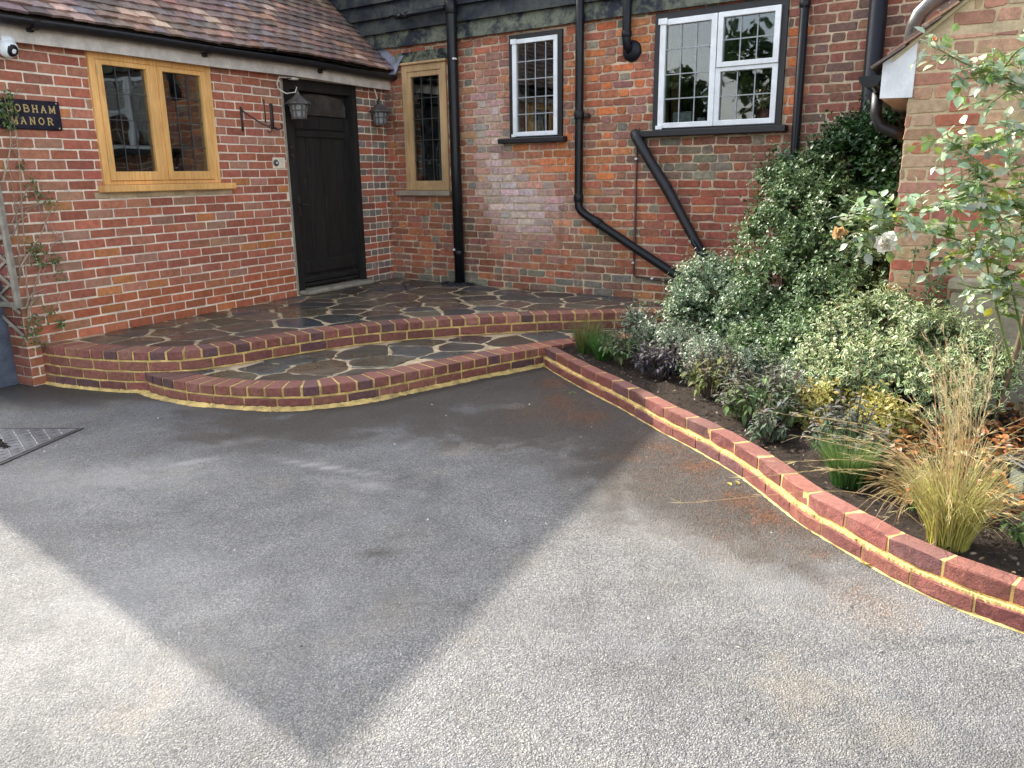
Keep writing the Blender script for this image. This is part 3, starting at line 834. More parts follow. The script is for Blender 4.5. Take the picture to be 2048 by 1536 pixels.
# narrow white window
def black_surround(hole, tb):
    x0, x1, z0, z1 = hole
    c = MB(BO)
    c.box(x0, x0 + .05, -.03, .06, z0, z1, bev=.003); c.box(x1 - .05, x1, -.03, .06, z0, z1, bev=.003)
    c.box(x0 + .05, x1 - .05, -.03, .06, z1 - tb, z1, bev=.003)
    return c
b = black_surround(W2, .045); b.box(W2[0] + .05, W2[1] - .05, -.028, .06, W2[2], W2[2] + .012)
w = b.build('window', M_black, house); w['label'] = 'narrow white leaded casement in black surround'
casement(w, M_white, BO, -4.952, -4.42, 1.862, 2.785, -4.905, -4.462, 1.905, 2.742, -.042, .045)
pane(w, BO, -4.905, -4.462, 1.905, 2.742, -.018); cames(w, M_lead, BO, -4.905, -4.462, 1.905, 2.742, -.018, 4, 5, .010)
for q in ((-4.965, -4.90, 2.745, 2.79), (-4.965, -4.915, 1.858, 1.885)):
    b = MB(BO); b.box(q[0], q[1], -.052, -.043, q[2], q[3]); b.build('hinge', M_white, w)
b = MB(BO); b.box(-5.115, -4.318, -.09, .03, 1.795, 1.847, bev=.008); b.build('window_sill', M_black, house)
room(house, BO, W2[0], W2[1], W2[2], W2[3])
# wide white window
b = black_surround(W3, .055); b.box(W3[0] + .05, W3[1] - .05, -.028, .06, W3[2], W3[2] + .012)
w = b.build('window', M_black, house); w['label'] = 'wide white leaded window in black surround'
casement(w, M_white, BO, -3.338, -2.812, 1.876, 2.792, -3.285, -2.862, 1.922, 2.742, -.046, .05)
pane(w, BO, -3.285, -2.862, 1.922, 2.742, -.02); cames(w, M_lead, BO, -3.285, -2.862, 1.922, 2.742, -.02, 3, 4, .010)
casement(w, M_white, BO, -2.810, -2.272, 1.876, 2.352, -2.765, -2.318, 1.922, 2.318, -.040, .05, 'fixed_light')
pane(w, BO, -2.765, -2.318, 1.922, 2.318, -.015); cames(w, M_lead, BO, -2.765, -2.318, 1.922, 2.318, -.015, 3, 2, .010)
casement(w, M_white, BO, -2.800, -2.272, 2.353, 2.792, -2.755, -2.318, 2.395, 2.748, -.052, .055, 'top_light')
pane(w, BO, -2.755, -2.318, 2.395, 2.748, -.022); cames(w, M_lead, BO, -2.755, -2.318, 2.395, 2.748, -.022, 3, 2, .010)
for q in ((-3.352, -3.27, 2.752, 2.80), (-3.352, -3.29, 1.868, 1.90)):
    b = MB(BO); b.box(q[0], q[1], -.058, -.047, q[2], q[3]); b.build('hinge', M_white, w)
b = MB(BO); b.box(-3.50, -2.165, -.095, .03, 1.802, 1.860, bev=.008); b.build('window_sill', M_black, house)
room(house, BO, W3[0], W3[1], W3[2], W3[3])
# lead flashing where the wing roof meets this wall
def roof_at_wall(t):
    P = FL.w((0, EY + t * cs, EZ + t * ss)); dd = dL
    s_ = ((QB - P @ nB) / (dd @ nB)); Q = P + dd * s_
    d = Q - FB.o; return d @ FB.x, Q[2]
b = MB(BO)
for i in range(9):
    ua, za = roof_at_wall(.02 + i * .2); ub, zb = roof_at_wall(.02 + i * .2 + .205)
    b.add([(ua, -.012, za - .02), (ub, -.012, zb - .02), (ub + .0, -.010, zb + .15), (ua + .05, -.011, za + .13)], [(0, 3, 2, 1)])
    b.add([(ua, -.012, za + .004), (ub, -.012, zb + .004), (ub + .03, -.085, zb + .03), (ua + .03, -.085, za + .03)], [(0, 1, 2, 3)])
u0, z0_ = roof_at_wall(0)
b.add([(u0 - .05, -.02, z0_ + .03), (u0 + .12, -.05, z0_ + .10), (u0 + .17, -.03, z0_ + .17), (u0 + .02, -.012, z0_ + .18), (u0 + .09, -.09, z0_ - .02), (u0 - .02, -.10, z0_ - .02)], [(0, 1, 2, 3), (0, 5, 4, 1)])
b.build('flashing', M_flash, house)

# ---- things behind the glass
b = MB((-6.15, .12, 1.35))
for (xa, xb) in ((-6.35, -6.245), (-6.03, -5.95)):
    n = 9; V = []
    for i in range(n):
        x = xa + (xb - xa) * i / (n - 1); y = .040 + .010 * math.sin(i * 2.1)
        V += [(x, y, 1.36), (x + (0.02 if xa > -6.1 else -.01), y, 2.62)]
    b.add(V, [(2 * i, 2 * i + 2, 2 * i + 3, 2 * i + 1) for i in range(n - 1)])
solo(b, 'curtain', M_curtain, FB, 'grey pair of curtains drawn back inside the narrow oak window', 'curtain')
b = MB((-6.2, .10, 1.45))
for (x, z, r) in ((-6.235, 1.70, .018), (-6.22, 1.63, .022), (-6.10, 1.77, .009), (-6.08, 1.60, .009), (-6.05, 1.51, .010)):
    b.lathe(x, .10, [(r * .2, z - r), (r * .85, z - r * .5), (r, z), (r * .8, z + r * .6), (r * .2, z + r)], 10)
b.tube([(-6.11, .10, 1.45), (-6.12, .11, 1.7), (-6.09, .1, 1.85)], .003, 6)
solo(b, 'white_ornament', simple('white_china', (.75, .73, .66), .4, .05), FB, 'small white flower buds on thin stem behind the narrow oak window glass', 'ornament', smooth=True)
b = MB((-4.83, .16, 1.86)); b.lathe(-4.80, .14, [(.085, 1.87), (.085, 2.015), (.078, 2.015), (.075, 1.95)], 24)
solo(b, 'storage_pot', M_terra, FB, 'round tan pot on the sill inside the narrow white window', 'pot', smooth=True)
vase = thing('flower_vase', 'pink vase of dried cream flowers inside the wide white window', 'vase', FB, (-2.42, .1, 1.87))
b = MB((-2.42, .1, 1.87)); b.lathe(-2.40, .1, [(.03, 1.872), (.055, 1.92), (.06, 1.96), (.04, 2.0)], 16); b.build('vase', M_pink, vase, True)
b = MB((-2.42, .1, 1.87))
for i in range(150):
    p = np.array((-2.42, .08, 2.09)) + rng.normal(0, 1, 3) * (.055, .04, .055); r = .011
    q = rng.normal(0, 1, (4, 3)); q /= np.linalg.norm(q, axis=1)[:, None]
    b.add(p + q * r * 1.4, [(0, 1, 2), (0, 2, 3), (0, 3, 1), (1, 3, 2)], 0)
b.build('dried_flowers', M_dryflower, vase)
b = MB((-3.2, .15, 1.87)); b.box(-3.29, -3.20, .14, .16, 1.92, 2.62, bev=.01); b.box(-3.30, -3.19, .12, .17, 2.60, 2.66, bev=.01)
solo(b, 'brown_curtain', simple('brown_curtain', (.12, .055, .015), .9, .3, 12, .2), FB, 'brown curtain edge inside the wide white window, left pane', 'curtain')
b = MB((-3.1, .1, 1.86)); b.box(-3.24, -3.06, .07, .12, 1.91, 2.02, bev=.01); b.box(-3.0, -2.93, .06, .09, 1.90, 1.96, bev=.005)
solo(b, 'glass_jar', simple('pale_jar', (.30, .32, .33), .2, .3, 30, .05), FB, 'pale glass jars on the sill inside the wide white window', 'jar', smooth=False)

# ---- pipes on the main house
def pipe(name, label, pts, r, collars, mat, clips=(), cat='drainpipe', fr=FB, base=None, rn=14):
    p0 = pts[-1] if base is None else base
    t = thing(name, label, cat, fr, p0)
    c = MB(p0); c.tube(pts, r, rn); c.build('pipe', mat, t, True)
    for (q, d, rr, h) in collars:
        q = np.array(q, float); d = np.array(d, float) / np.linalg.norm(d)
        c = MB(p0); c.tube([q - d * h / 2, q - d * h / 2 + d * .006, q + d * (h / 2 - .006), q + d * h / 2], [rr - .003, rr, rr, rr - .003], rn); c.build('collar', mat, t, True)
    for (q, m_) in clips:
        c = MB(p0); c.box(q[0] - .012, q[0] + .012, q[1] - .008, q[1] + .035, q[2] - .01, q[2] + .01, bev=.004); c.build('clip', m_, t)
    return t
UP = (0, 0, 1)
pipe('drainpipe', 'tall thick black drainpipe standing on the terrace right of the narrow oak window',
     [(-5.69, -.085, 4.5), (-5.685, -.085, 3.0), (-5.685, -.085, 1.6), (-5.675, -.085, .305)], .056,
     [((-5.687, -.085, 3.16), UP, .066, .12), ((-5.677, -.085, .655), UP, .063, .05)], M_blackgloss, [((-5.70, -.142, .69), M_white), ((-5.625, -.14, 2.66), M_white)])
b = MB((-6.0, -.1, 3.16)); b.tube([(-6.46, -.085, 3.155), (-6.40, -.1, 3.155), (-5.76, -.1, 3.172)], .026, 12); b.tube([(-6.36, -.1, 3.156), (-6.28, -.1, 3.158)], .034, 12)
solo(b, 'branch_pipe', M_blackgloss, FB, 'short horizontal black pipe on the weatherboards joining the thick drainpipe', 'pipe', smooth=True)
pipe('drainpipe', 'black drainpipe with an elbow between the two white windows, then running diagonally right',
     [(-4.15, -.07, 4.5), (-4.15, -.07, 2.5), (-4.15, -.07, 1.22), (-4.146, -.07, 1.165), (-4.115, -.072, 1.125), (-4.06, -.075, 1.09), (-3.6, -.085, .84), (-3.03, -.09, .535), (-2.62, -.09, .31)], .041,
     [((-4.15, -.07, 2.03), UP, .049, .075), ((-4.15, -.07, 1.255), UP, .048, .075), ((-3.93, -.078, 1.02), (-.46, 0, .25), .049, .085)], M_blackgloss, [], base=(-4.15, -.07, .3))
b = MB((-4.09, -.02, 2.02)); b.box(-4.09, -4.06, -.05, 0, 2.0, 2.05, bev=.01)
solo(b, 'pipe_bracket', M_iron, FB, 'rusty bracket beside the drainpipe between the white windows', 'bracket')
t = pipe('vent_pipe', 'short black pipe ending in a round boss on brickwork between the white windows',
         [(-3.655, -.075, 4.4), (-3.655, -.075, 2.66), (-3.65, -.07, 2.60), (-3.648, -.01, 2.565)], .041, [((-3.655, -.075, 2.705), UP, .048, .05)], M_blackpipe_lit, base=(-3.65, 0, 2.6))
c = MB((-3.65, 0, 2.6)); c.lathe(-3.63, 2.565, [(.05, -.05), (.086, -.03), (.095, -.012), (.095, .0)], 24, axis='y'); c.build('boss', M_blackpipe_lit, t, True)
t = pipe('waste_pipe', 'thick tarry black waste pipe sloping down from below the wide window sill',
         [(-3.545, .0, 1.83), (-3.54, -.07, 1.83), (-3.515, -.085, 1.79), (-3.37, -.085, 1.575), (-3.21, -.088, 1.36), (-3.05, -.09, 1.11), (-2.87, -.092, .83), (-2.69, -.095, .56), (-2.62, -.095, .45)], [.052, .055, .05, .046, .05, .043, .043, .043, .043],
         [((-3.20, -.088, 1.345), (-.18, 0, .25), .050, .04), ((-2.745, -.092, .645), (-.18, 0, .27), .062, .10)], M_black, base=(-2.7, -.09, .4))
c = MB((-2.7, -.09, .4))
for i in range(26):
    p = np.array((-3.545, -.03, 1.84)) + rng.normal(0, 1, 3) * (.022, .022, .022); q = rng.normal(0, 1, (4, 3)); q /= np.linalg.norm(q, axis=1)[:, None]
    c.add(p + q * .02, [(0, 1, 2), (0, 2, 3), (0, 3, 1), (1, 3, 2)])
c.build('pipe_mortar', simple('grey_mortar', (.2, .17, .14), .9), t)
pipe('overflow_pipe', 'thin black pipe leaving the wall and joining the sloping waste pipe', [(-3.03, .0, 1.03), (-3.03, -.06, 1.03), (-3.0, -.085, 1.0), (-2.85, -.15, .80), (-2.70, -.16, .56)], .021, [((-3.03, -.03, 1.03), (0, 1, 0), .036, .05)], M_blackgloss, base=(-2.7, -.15, .5), cat='pipe')
pipe('copper_pipe', 'thin rust brown pipe with white clips below the wide window', [(-3.552, -.02, 1.78), (-3.552, -.02, .56), (-3.548, -.02, .525), (-3.52, -.02, .515), (-3.02, -.022, .475)], .0105, [], M_copper,
     [((-3.552, -.03, 1.615), M_white), ((-3.557, -.03, .645), M_white), ((-3.35, -.03, .505), M_white)], cat='pipe', base=(-3.55, 0, .5), rn=8)
t = pipe('drainpipe', 'slim black drainpipe right of the wide white window going behind the shrub', [(-2.09, -.06, 4.5), (-2.075, -.06, 1.0), (-2.07, -.06, .2)], .036, [((-2.082, -.06, 2.77), UP, .044, .05)], M_blackgloss)
c = MB((-2.07, -.06, .2)); c.box(-2.078, -2.070, -.104, -.094, .3, 4.4); c.build('rib', M_blackgloss, t)
pipe('drainpipe', 'wide blue black drainpipe in the gap beside the outbuilding eaves', [(-1.535, -.09, 4.5), (-1.515, -.09, 1.0), (-1.51, -.09, .1)], .066, [((-1.535, -.09, 4.0), UP, .075, .1)], M_blackpipe_lit)
# gravel ring round the foot of the thick pipe
b = MB((-5.6, -.15, .3))
for i in range(420):
    a = rng.random() * 6.28; r = .21 * math.sqrt(rng.random())
    p = np.array((-5.66 + 1.15 * r * math.cos(a), -.15 + .62 * r * math.sin(a), .312 + .012 * rng.random())); q = rng.normal(0, 1, (5, 3)); q /= np.linalg.norm(q, axis=1)[:, None]
    b.add(p + q * .011, [(0, 1, 2), (0, 2, 3), (0, 3, 1), (1, 3, 2), (4, 1, 0)], 0, jcol((.03, .032, .04), .3))
solo(b, 'gravel', M_stem, FB, 'dark slate chippings round the foot of the thick drainpipe', 'gravel', kind='stuff')

# ------------------------------------------------------------------ things on the wing wall
M_capiron = simple('aged_lantern_metal', (.11, .10, .09), .55, .4, 30, .3, .3)
def make_lantern(u, zt, y):
    base = (u, y, zt - .26)
    t = thing('wall_lantern', 'x', 'lantern', FL, base)
    c = MB(base); c.lathe(u, y, [(.012, zt - .01), (.02, zt - .035), (.028, zt - .05), (.125, zt - .125), (.128, zt - .135), (.10, zt - .134)], 8); c.build('cap', M_capiron, t)
    c = MB(base)
    for k in range(8):
        a = 2 * math.pi * (k + .5) / 8
        c.tube([(u + .092 * math.cos(a), y + .092 * math.sin(a), zt - .135), (u + .068 * math.cos(a), y + .068 * math.sin(a), zt - .262)], .007, 6)
    c.lathe(u, y, [(.094, zt - .145), (.098, zt - .136), (.09, zt - .134)], 8); c.lathe(u, y, [(.078, zt - .275), (.080, zt - .262), (.070, zt - .255)], 8)
    c.lathe(u, y, [(.086, zt - .20), (.088, zt - .195), (.084, zt - .19)], 8, cap=False)
    c.build('frame', M_capiron, t)
    c = MB(base); c.lathe(u, y, [(.066, zt - .262), (.088, zt - .14)], 8); c.build('glass', M_glassy, t)
    c = MB(base); c.lathe(u, y, [(.02, zt - .25), (.02, zt - .17), (.008, zt - .155)], 10); c.build('candle', simple('candle_white', (.7, .68, .6), .5), t)
    c = MB(base); c.tube([(u, y, zt - .02), (u, y, zt + .02), (u - .015, y + .01, zt + .035), (u, y + .03, zt + .04)], .006, 6); c.build('hook', M_iron, t)
    return t
la = make_lantern(6.188, 2.315, -.13)
la['label'] = 'small iron lantern with conical cap hanging in front of the black door'; la['group'] = 'iron lanterns by the door'
lb = copy_tree(la); lb.location = FL.w((7.50, -.10, 2.055))
lb['label'] = 'small iron lantern hanging on brickwork between black door and narrow oak window'; lb['group'] = 'iron lanterns by the door'
b = MB((6.1, -.1, 2.4)); b.tube([(6.20, -.08, 2.425), (6.03, -.06, 2.42), (6.015, -.04, 2.36), (6.03, -.05, 2.31), (6.09, -.08, 2.275), (6.17, -.12, 2.29), (6.188, -.13, 2.34)], .006, 8); b.box(6.18, 6.26, -.095, -.03, 2.41, 2.43, bev=.003)
solo(b, 'power_cable', M_fascia, FL, 'pale cable looping from the fascia to the lantern at the door', 'cable', smooth=True)
b = MB((7.48, -.08, 2.35)); b.tube([(7.455, -.07, 2.43), (7.465, -.085, 2.37), (7.475, -.10, 2.30)], .008, 8); b.tube([(7.475, -.10, 2.32), (7.49, -.10, 2.18)], .01, 8, 1)
solo(b, 'lantern_bracket', [M_fascia, M_iron], FL, 'white rod holding the lantern between door and narrow oak window', 'bracket', smooth=True)
b = MB((5.56, 0, 1.9))
b.box(5.555, 5.572, -.018, -.004, 1.91, 2.125, bev=.003)
b.tube([(5.563, -.015, 2.10), (5.62, -.05, 2.05), (5.72, -.10, 1.98), (5.77, -.14, 1.955), (5.79, -.155, 1.925), (5.775, -.145, 1.90), (5.755, -.13, 1.915)], .007, 8)
b.tube([(5.77, -.14, 1.955), (5.79, -.15, 1.98), (5.80, -.155, 1.97)], .006, 8)
solo(b, 'basket_bracket', M_iron, FL, 'wrought iron hanging bracket with curled hook right of the oak window', 'bracket', smooth=True)
b = MB((5.95, 0, 1.9))
b.box(5.925, 5.957, -.02, -.004, 1.945, 2.18, bev=.006); b.box(5.855, 5.866, -.010, -.003, 2.0, 2.21, bev=.002)
b.tube([(5.94, -.02, 1.96), (5.95, -.06, 1.94), (5.985, -.085, 1.945), (6.0, -.08, 1.98), (5.985, -.07, 1.99)], .009, 8)
b.tube([(5.94, -.02, 1.97), (5.93, -.05, 1.94), (5.92, -.07, 1.955)], .007, 8)
solo(b, 'door_hook', M_iron, FL, 'rusty iron hook on the bricks just left of the door lantern', 'hook', smooth=True)
t = thing('door_bell', 'small round door bell on a pale mortar patch left of the black door', 'door bell', FL, (5.96, 0, 1.62))
c = MB((5.96, 0, 1.62)); c.box(5.905, 6.07, -.009, -.002, 1.575, 1.68, bev=.003); c.build('mortar_patch', M_mortarL, t)
c = MB((5.96, 0, 1.62)); c.lathe(5.945, 1.628, [(.012, -.026), (.028, -.022), (.033, -.01), (.033, -.008)], 16, axis='y'); c.build('rim', M_capiron, t, True)
c = MB((5.96, 0, 1.62)); c.lathe(5.945, 1.628, [(.004, -.031), (.010, -.029), (.011, -.024)], 10, axis='y'); c.build('button', M_white, t, True)
# sign with gilt lettering
SO = (3.585, 0, 1.95)
t = thing('name_sign', 'dark navy house name plaque with gold lettering on the brick wall', 'sign', FL, SO)
c = MB(SO); c.box(3.362, 3.808, -.024, -.006, 1.850, 2.055, bev=.006); c.build('plate', M_navy, t)
GL = {'C': [[(1, .78), (.8, .97), (.5, 1), (.2, .88), (.05, .5), (.2, .12), (.5, 0), (.8, .03), (1, .2)]],
      'O': [[(.5, 1), (.15, .85), (0, .5), (.15, .15), (.5, 0), (.85, .15), (1, .5), (.85, .85), (.5, 1)]],
      'B': [[(.1, 0), (.1, 1)], [(0, 1), (.6, 1), (.85, .85), (.85, .65), (.6, .53), (.1, .53)], [(.6, .53), (.95, .4), (.95, .15), (.65, 0), (0, 0)]],
      'H': [[(.12, 0), (.12, 1)], [(.88, 0), (.88, 1)], [(.12, .5), (.88, .5)], [(0, 0), (.26, 0)], [(0, 1), (.26, 1)], [(.74, 0), (1, 0)], [(.74, 1), (1, 1)]],
      'A': [[(.08, 0), (.5, 1), (.92, 0)], [(.24, .36), (.76, .36)], [(0, 0), (.2, 0)], [(.8, 0), (1, 0)]],
      'M': [[(.1, 0), (.1, 1), (.5, .12), (.9, 1), (.9, 0)], [(0, 0), (.2, 0)], [(.8, 0), (1, 0)], [(0, 1), (.12, 1)], [(.88, 1), (1, 1)]],
      'N': [[(.12, 0), (.12, 1), (.88, 0), (.88, 1)], [(0, 0), (.26, 0)], [(.74, 1), (1, 1)], [(0, 1), (.14, 1)]],
      'R': [[(.12, 0), (.12, 1)], [(0, 1), (.6, 1), (.85, .87), (.85, .65), (.6, .52), (.12, .52)], [(.5, .52), (.95, 0)], [(0, 0), (.26, 0)]]}
def write(txt, xc, zb, h, w, adv):
    x = xc - adv * (len(txt) - 1) / 2 - w / 2
    for ch in txt:
        ww = w * (1.15 if ch == 'M' else 1); c = MB(SO)
        for st in GL[ch]:
            P = [np.array((x + p[0] * ww, zb + p[1] * h)) for p in st]
            for a, e in zip(P[:-1], P[1:]):
                d = (e - a); l = np.linalg.norm(d); d /= l; q = np.array((-d[1], d[0])) * .0036
                a2, e2 = a - d * .002, e + d * .002
                c.hexa([(a2[0] - q[0], -.0262, a2[1] - q[1]), (e2[0] - q[0], -.0262, e2[1] - q[1]), (e2[0] - q[0], -.0235, e2[1] - q[1]), (a2[0] - q[0], -.0235, a2[1] - q[1]),
                        (a2[0] + q[0], -.0262, a2[1] + q[1]), (e2[0] + q[0], -.0262, e2[1] + q[1]), (e2[0] + q[0], -.0235, e2[1] + q[1]), (a2[0] + q[0], -.0235, a2[1] + q[1])])
        c.build('letter', M_gold, t); x += adv
write('COBHAM', 3.590, 1.972, .046, .038, .062); write('MANOR', 3.590, 1.888, .046, .038, .066)
for x in (3.785, 3.385):
    for z in (1.866, 2.04): c = MB(SO); c.lathe(x, z, [(.002, -.0275), (.005, -.0265), (.005, -.0235)], 8, axis='y'); c.build('screw', M_gold, t)
# camera under the eaves
CO = (3.465, -.07, 2.40)
t = thing('security_camera', 'white dome security camera under the eaves above the sign', 'security camera', FL, CO)
c = MB(CO); c.lathe(3.468, -.055, [(.065, 2.452), (.066, 2.42), (.06, 2.405)], 20); c.build('mount', M_white, t, True)
c = MB(CO); n = 14
prof = [(.001 + .062 * math.sin(math.pi * k / n), -.062 * math.cos(math.pi * k / n)) for k in range(n + 1)]
c.lathe(3.463, -.085, [(r, 2.375 + h) for r, h in prof], 20); c.build('dome', M_white, t, True)
c = MB(CO)
fd = np.array((.10, -.93, -.35)); fd /= np.linalg.norm(fd); cc = np.array((3.463, -.085, 2.375))
c.tube([cc + fd * .040, cc + fd * .056, cc + fd * .0600], [.047, .034, .026], 18); c.build('lens', M_blackgloss, t, True)

# trellis & planter at the far left
FE = Frame(FL.w((WX0, 0, 0)), nL, -dL)
b = MB((-.1, -.04, .5))
def batten(a, e, w=.018, th=.012, y=-.06):
    a, e = np.array(a, float), np.array(e, float); d = (e - a) / np.linalg.norm(e - a); q = np.array((-d[1], d[0])) * w
    b.hexa([(a[0] - q[0], y, a[1] - q[1]), (e[0] - q[0], y, e[1] - q[1]), (e[0] - q[0], y + th, e[1] - q[1]), (a[0] - q[0], y + th, a[1] - q[1]),
            (a[0] + q[0], y, a[1] + q[1]), (e[0] + q[0], y, e[1] + q[1]), (e[0] + q[0], y + th, e[1] + q[1]), (a[0] + q[0], y + th, a[1] + q[1])])
batten((.015, 2.1), (.035, .60), .022, .03, -.05)
for i in range(9):
    zz = .55 + i * .17
    batten((-.75, zz + .26), (.02, zz - .16), .010, .010, -.030); batten((-.75, zz - .16), (.02, zz + .26), .010, .010, -.019)
batten((-.75, .60), (.03, .62), .018, .014, -.034)
solo(b, 'trellis', M_trellis, FE, 'weathered grey wooden trellis at the corner of the wing above the planter', 'trellis')
pb = (-4.1, 6.1, 0)
pl = thing('planter', 'dark blue grey square tapered planter at the corner of the wing', 'planter', FW, pb)
ax = dL[:2]; ay = nL[:2]; pc = np.array((-3.90, 5.92)) - ay * .07 - ax * .10
def sq(h, r): return [(*(pc + ax * r * sx + ay * r * sy), h) for sx, sy in ((-1, -1), (1, -1), (1, 1), (-1, 1))]
c = MB(pb)
prof = [(.0, .20), (.05, .20), (.06, .19), (.70, .175), (.72, .19), (.76, .20), (.785, .20), (.785, .165), (.70, .16)]
V = []
for h, r in prof: V += sq(h, r)
fs = []
for i in range(len(prof) - 1):
    for k in range(4):
        j = (k + 1) % 4; fs.append((i * 4 + k, i * 4 + j, i * 4 + 4 + j, i * 4 + 4 + k))
fs.append(tuple(len(V) - 4 + k for k in range(4)))
c.add(V, fs); c.build('tub', M_planter, pl)
c = MB(pb); c.add(sq(.705, .163), [(0, 1, 2, 3)]); c.build('compost', M_soil, pl)

# ------------------------------------------------------------------ TERRACE, STEP, KERB
O1 = [(-3.62, 5.95), (-3.4, 5.83), (-3.2, 5.745), (-2.95, 5.655), (-2.72, 5.605), (-2.5, 5.59), (-2.3, 5.63), (-2.06, 5.80), (-1.66, 6.15), (-1.32, 6.41), (-.93, 6.61), (-.52, 6.75), (-.1, 6.86), (.34, 6.94), (.79, 6.98), (1.37, 7.0), (1.9, 6.95)]
S1 = [(-2.70, 5.68), (-2.58, 5.53), (-2.37, 5.37), (-2.1, 5.235), (-1.8, 5.145), (-1.52, 5.11), (-1.26, 5.15), (-.97, 5.30), (-.63, 5.57), (-.28, 5.86), (.03, 6.10), (.27, 6.27), (.55, 6.44), (.9, 6.58), (1.35, 6.68)]
K1 = [(.26, 6.25), (.45, 5.70), (.70, 5.07), (.885, 4.54), (1.05, 4.12), (1.17, 3.72), (1.25, 3.26), (1.35, 2.95), (1.44, 2.71), (1.56, 2.51), (1.70, 2.35), (1.88, 2.17), (2.15, 1.92)]
pav = [(4, (.20, .075, .056)), (2, (.165, .062, .05)), (.7, (.11, .055, .055)), (2, (.24, .095, .068))]
pavtop = [(4, (.22, .083, .062)), (2, (.19, .072, .058)), (1.0, (.12, .06, .06)), (1.4, (.26, .11, .08))]
kcol = [(4, (.19, .064, .05)), (2, (.16, .056, .047)), (1.2, (.125, .052, .05)), (1.2, (.225, .08, .06))]
def normals(P, side):
    T = np.gradient(P, axis=0); T /= np.linalg.norm(T, axis=1)[:, None]
    return T, np.column_stack([T[:, 1], -T[:, 0]]) * side        # outward normal
def curve_bricks(mb, pts, side, z0, z1, pitch, joint, depth, front, cols, shift=0.0, mat=0, jit=.0014, ch=.006):
    """bricks laid along a curve; front = how far the face stands out of the line"""
    P, Ltot = spline(pts, 800); T, Nn = normals(P, side)
    s = np.linspace(0, Ltot, 800)
    def at(q): return np.array([np.interp(q, s, P[:, 0]), np.interp(q, s, P[:, 1])]), np.array([np.interp(q, s, Nn[:, 0]), np.interp(q, s, Nn[:, 1])])
    n = int(Ltot / pitch); pitch = Ltot / n
    q0 = -shift * pitch
    while q0 < Ltot - .02:
        a, e = max(q0, 0), min(q0 + pitch, Ltot); q0 += pitch
        if e - a < .03: continue
        a += joint / 2; e -= joint / 2
        nseg = max(1, int((e - a) / .06)); ring = []
        col = jcol(pick(cols), .1)
        fj = front + rng.normal(0, .0008); zj = rng.normal(0, .0008)
        qs = np.linspace(a, e, nseg + 1)
        prof = [(fj - .006, z0), (fj, z0 + .006), (fj, z1 - ch), (fj - ch * .7, z1), (-depth + ch, z1), (-depth, z1 - ch), (-depth, z0)]
        V = []; m = len(prof)
        for qi, q in enumerate(qs):
            p, nn = at(q); endin = .003 if qi in (0, nseg) else 0
            for pi_, (o, z) in enumerate(prof):
                oo = o - (endin if pi_ < 4 else -endin * 0); zz = z + zj - (endin if 2 <= pi_ <= 4 else 0)
                w = p + nn * (oo + rng.normal(0, jit)); V.append((w[0], w[1], zz + rng.normal(0, jit * .5)))
        # inner rings close to the ends to make an arris
        fs = [tuple(range(m)), tuple(nseg * m + k for k in range(m - 1, -1, -1))]
        for i in range(nseg):
            for k in range(m):
                j = (k + 1) % m; fs.append((i * m + k, i * m + m + k, i * m + m + j, i * m + j))
        mb.add(V, fs, mat, col)
def curve_strip(mb, pts, side, z0, z1, o_front, o_back, mat=1, n=800, rough=.0006, topslope=0.0):
    P, Ltot = spline(pts, n); T, Nn = normals(P, side); V = []
    for p, nn in zip(P, Nn):
        r1, r2 = rng.normal(0, rough, 2)
        f = p + nn * (o_front + r1); k = p - nn * o_back
        V += [(f[0], f[1], z0), (f[0], f[1], z1 - topslope + r2 * .5), (k[0], k[1], z1), (k[0], k[1], z0)]
    fs = [(0, 1, 2, 3), tuple((n - 1) * 4 + k for k in (3, 2, 1, 0))]
    for i in range(n - 1):
        for k in range(4):
            j = (k + 1) % 4; fs.append((i * 4 + k, i * 4 + 4 + k, i * 4 + 4 + j, i * 4 + j))
    mb.add(V, fs, mat)
def fillet(mb, pts, side, w, h, mat=1, n=260):
    P, Lt = spline(pts, n); T, Nn = normals(P, side); V = []; ph = rng.random(6) * 6
    for i, (p, nn) in enumerate(zip(P, Nn)):
        q = i / n * Lt
        ww = w * (.75 + .35 * math.sin(q * 7 + ph[0]) * math.sin(q * 3.1 + ph[1]) + .5 * rng.random())
        a = p + nn * (ww + .004); V += [(*(p + nn * .004), h * (.7 + .5 * rng.random())), (*(p + nn * (ww * .5 + .004)), h * .45), (a[0], a[1], .0015)]
    fs = []
    for i in range(n - 1):
        for k in range(2): fs.append((i * 3 + k, i * 3 + 3 + k, i * 3 + 4 + k, i * 3 + 1 + k))
    mb.add(V, fs, mat)

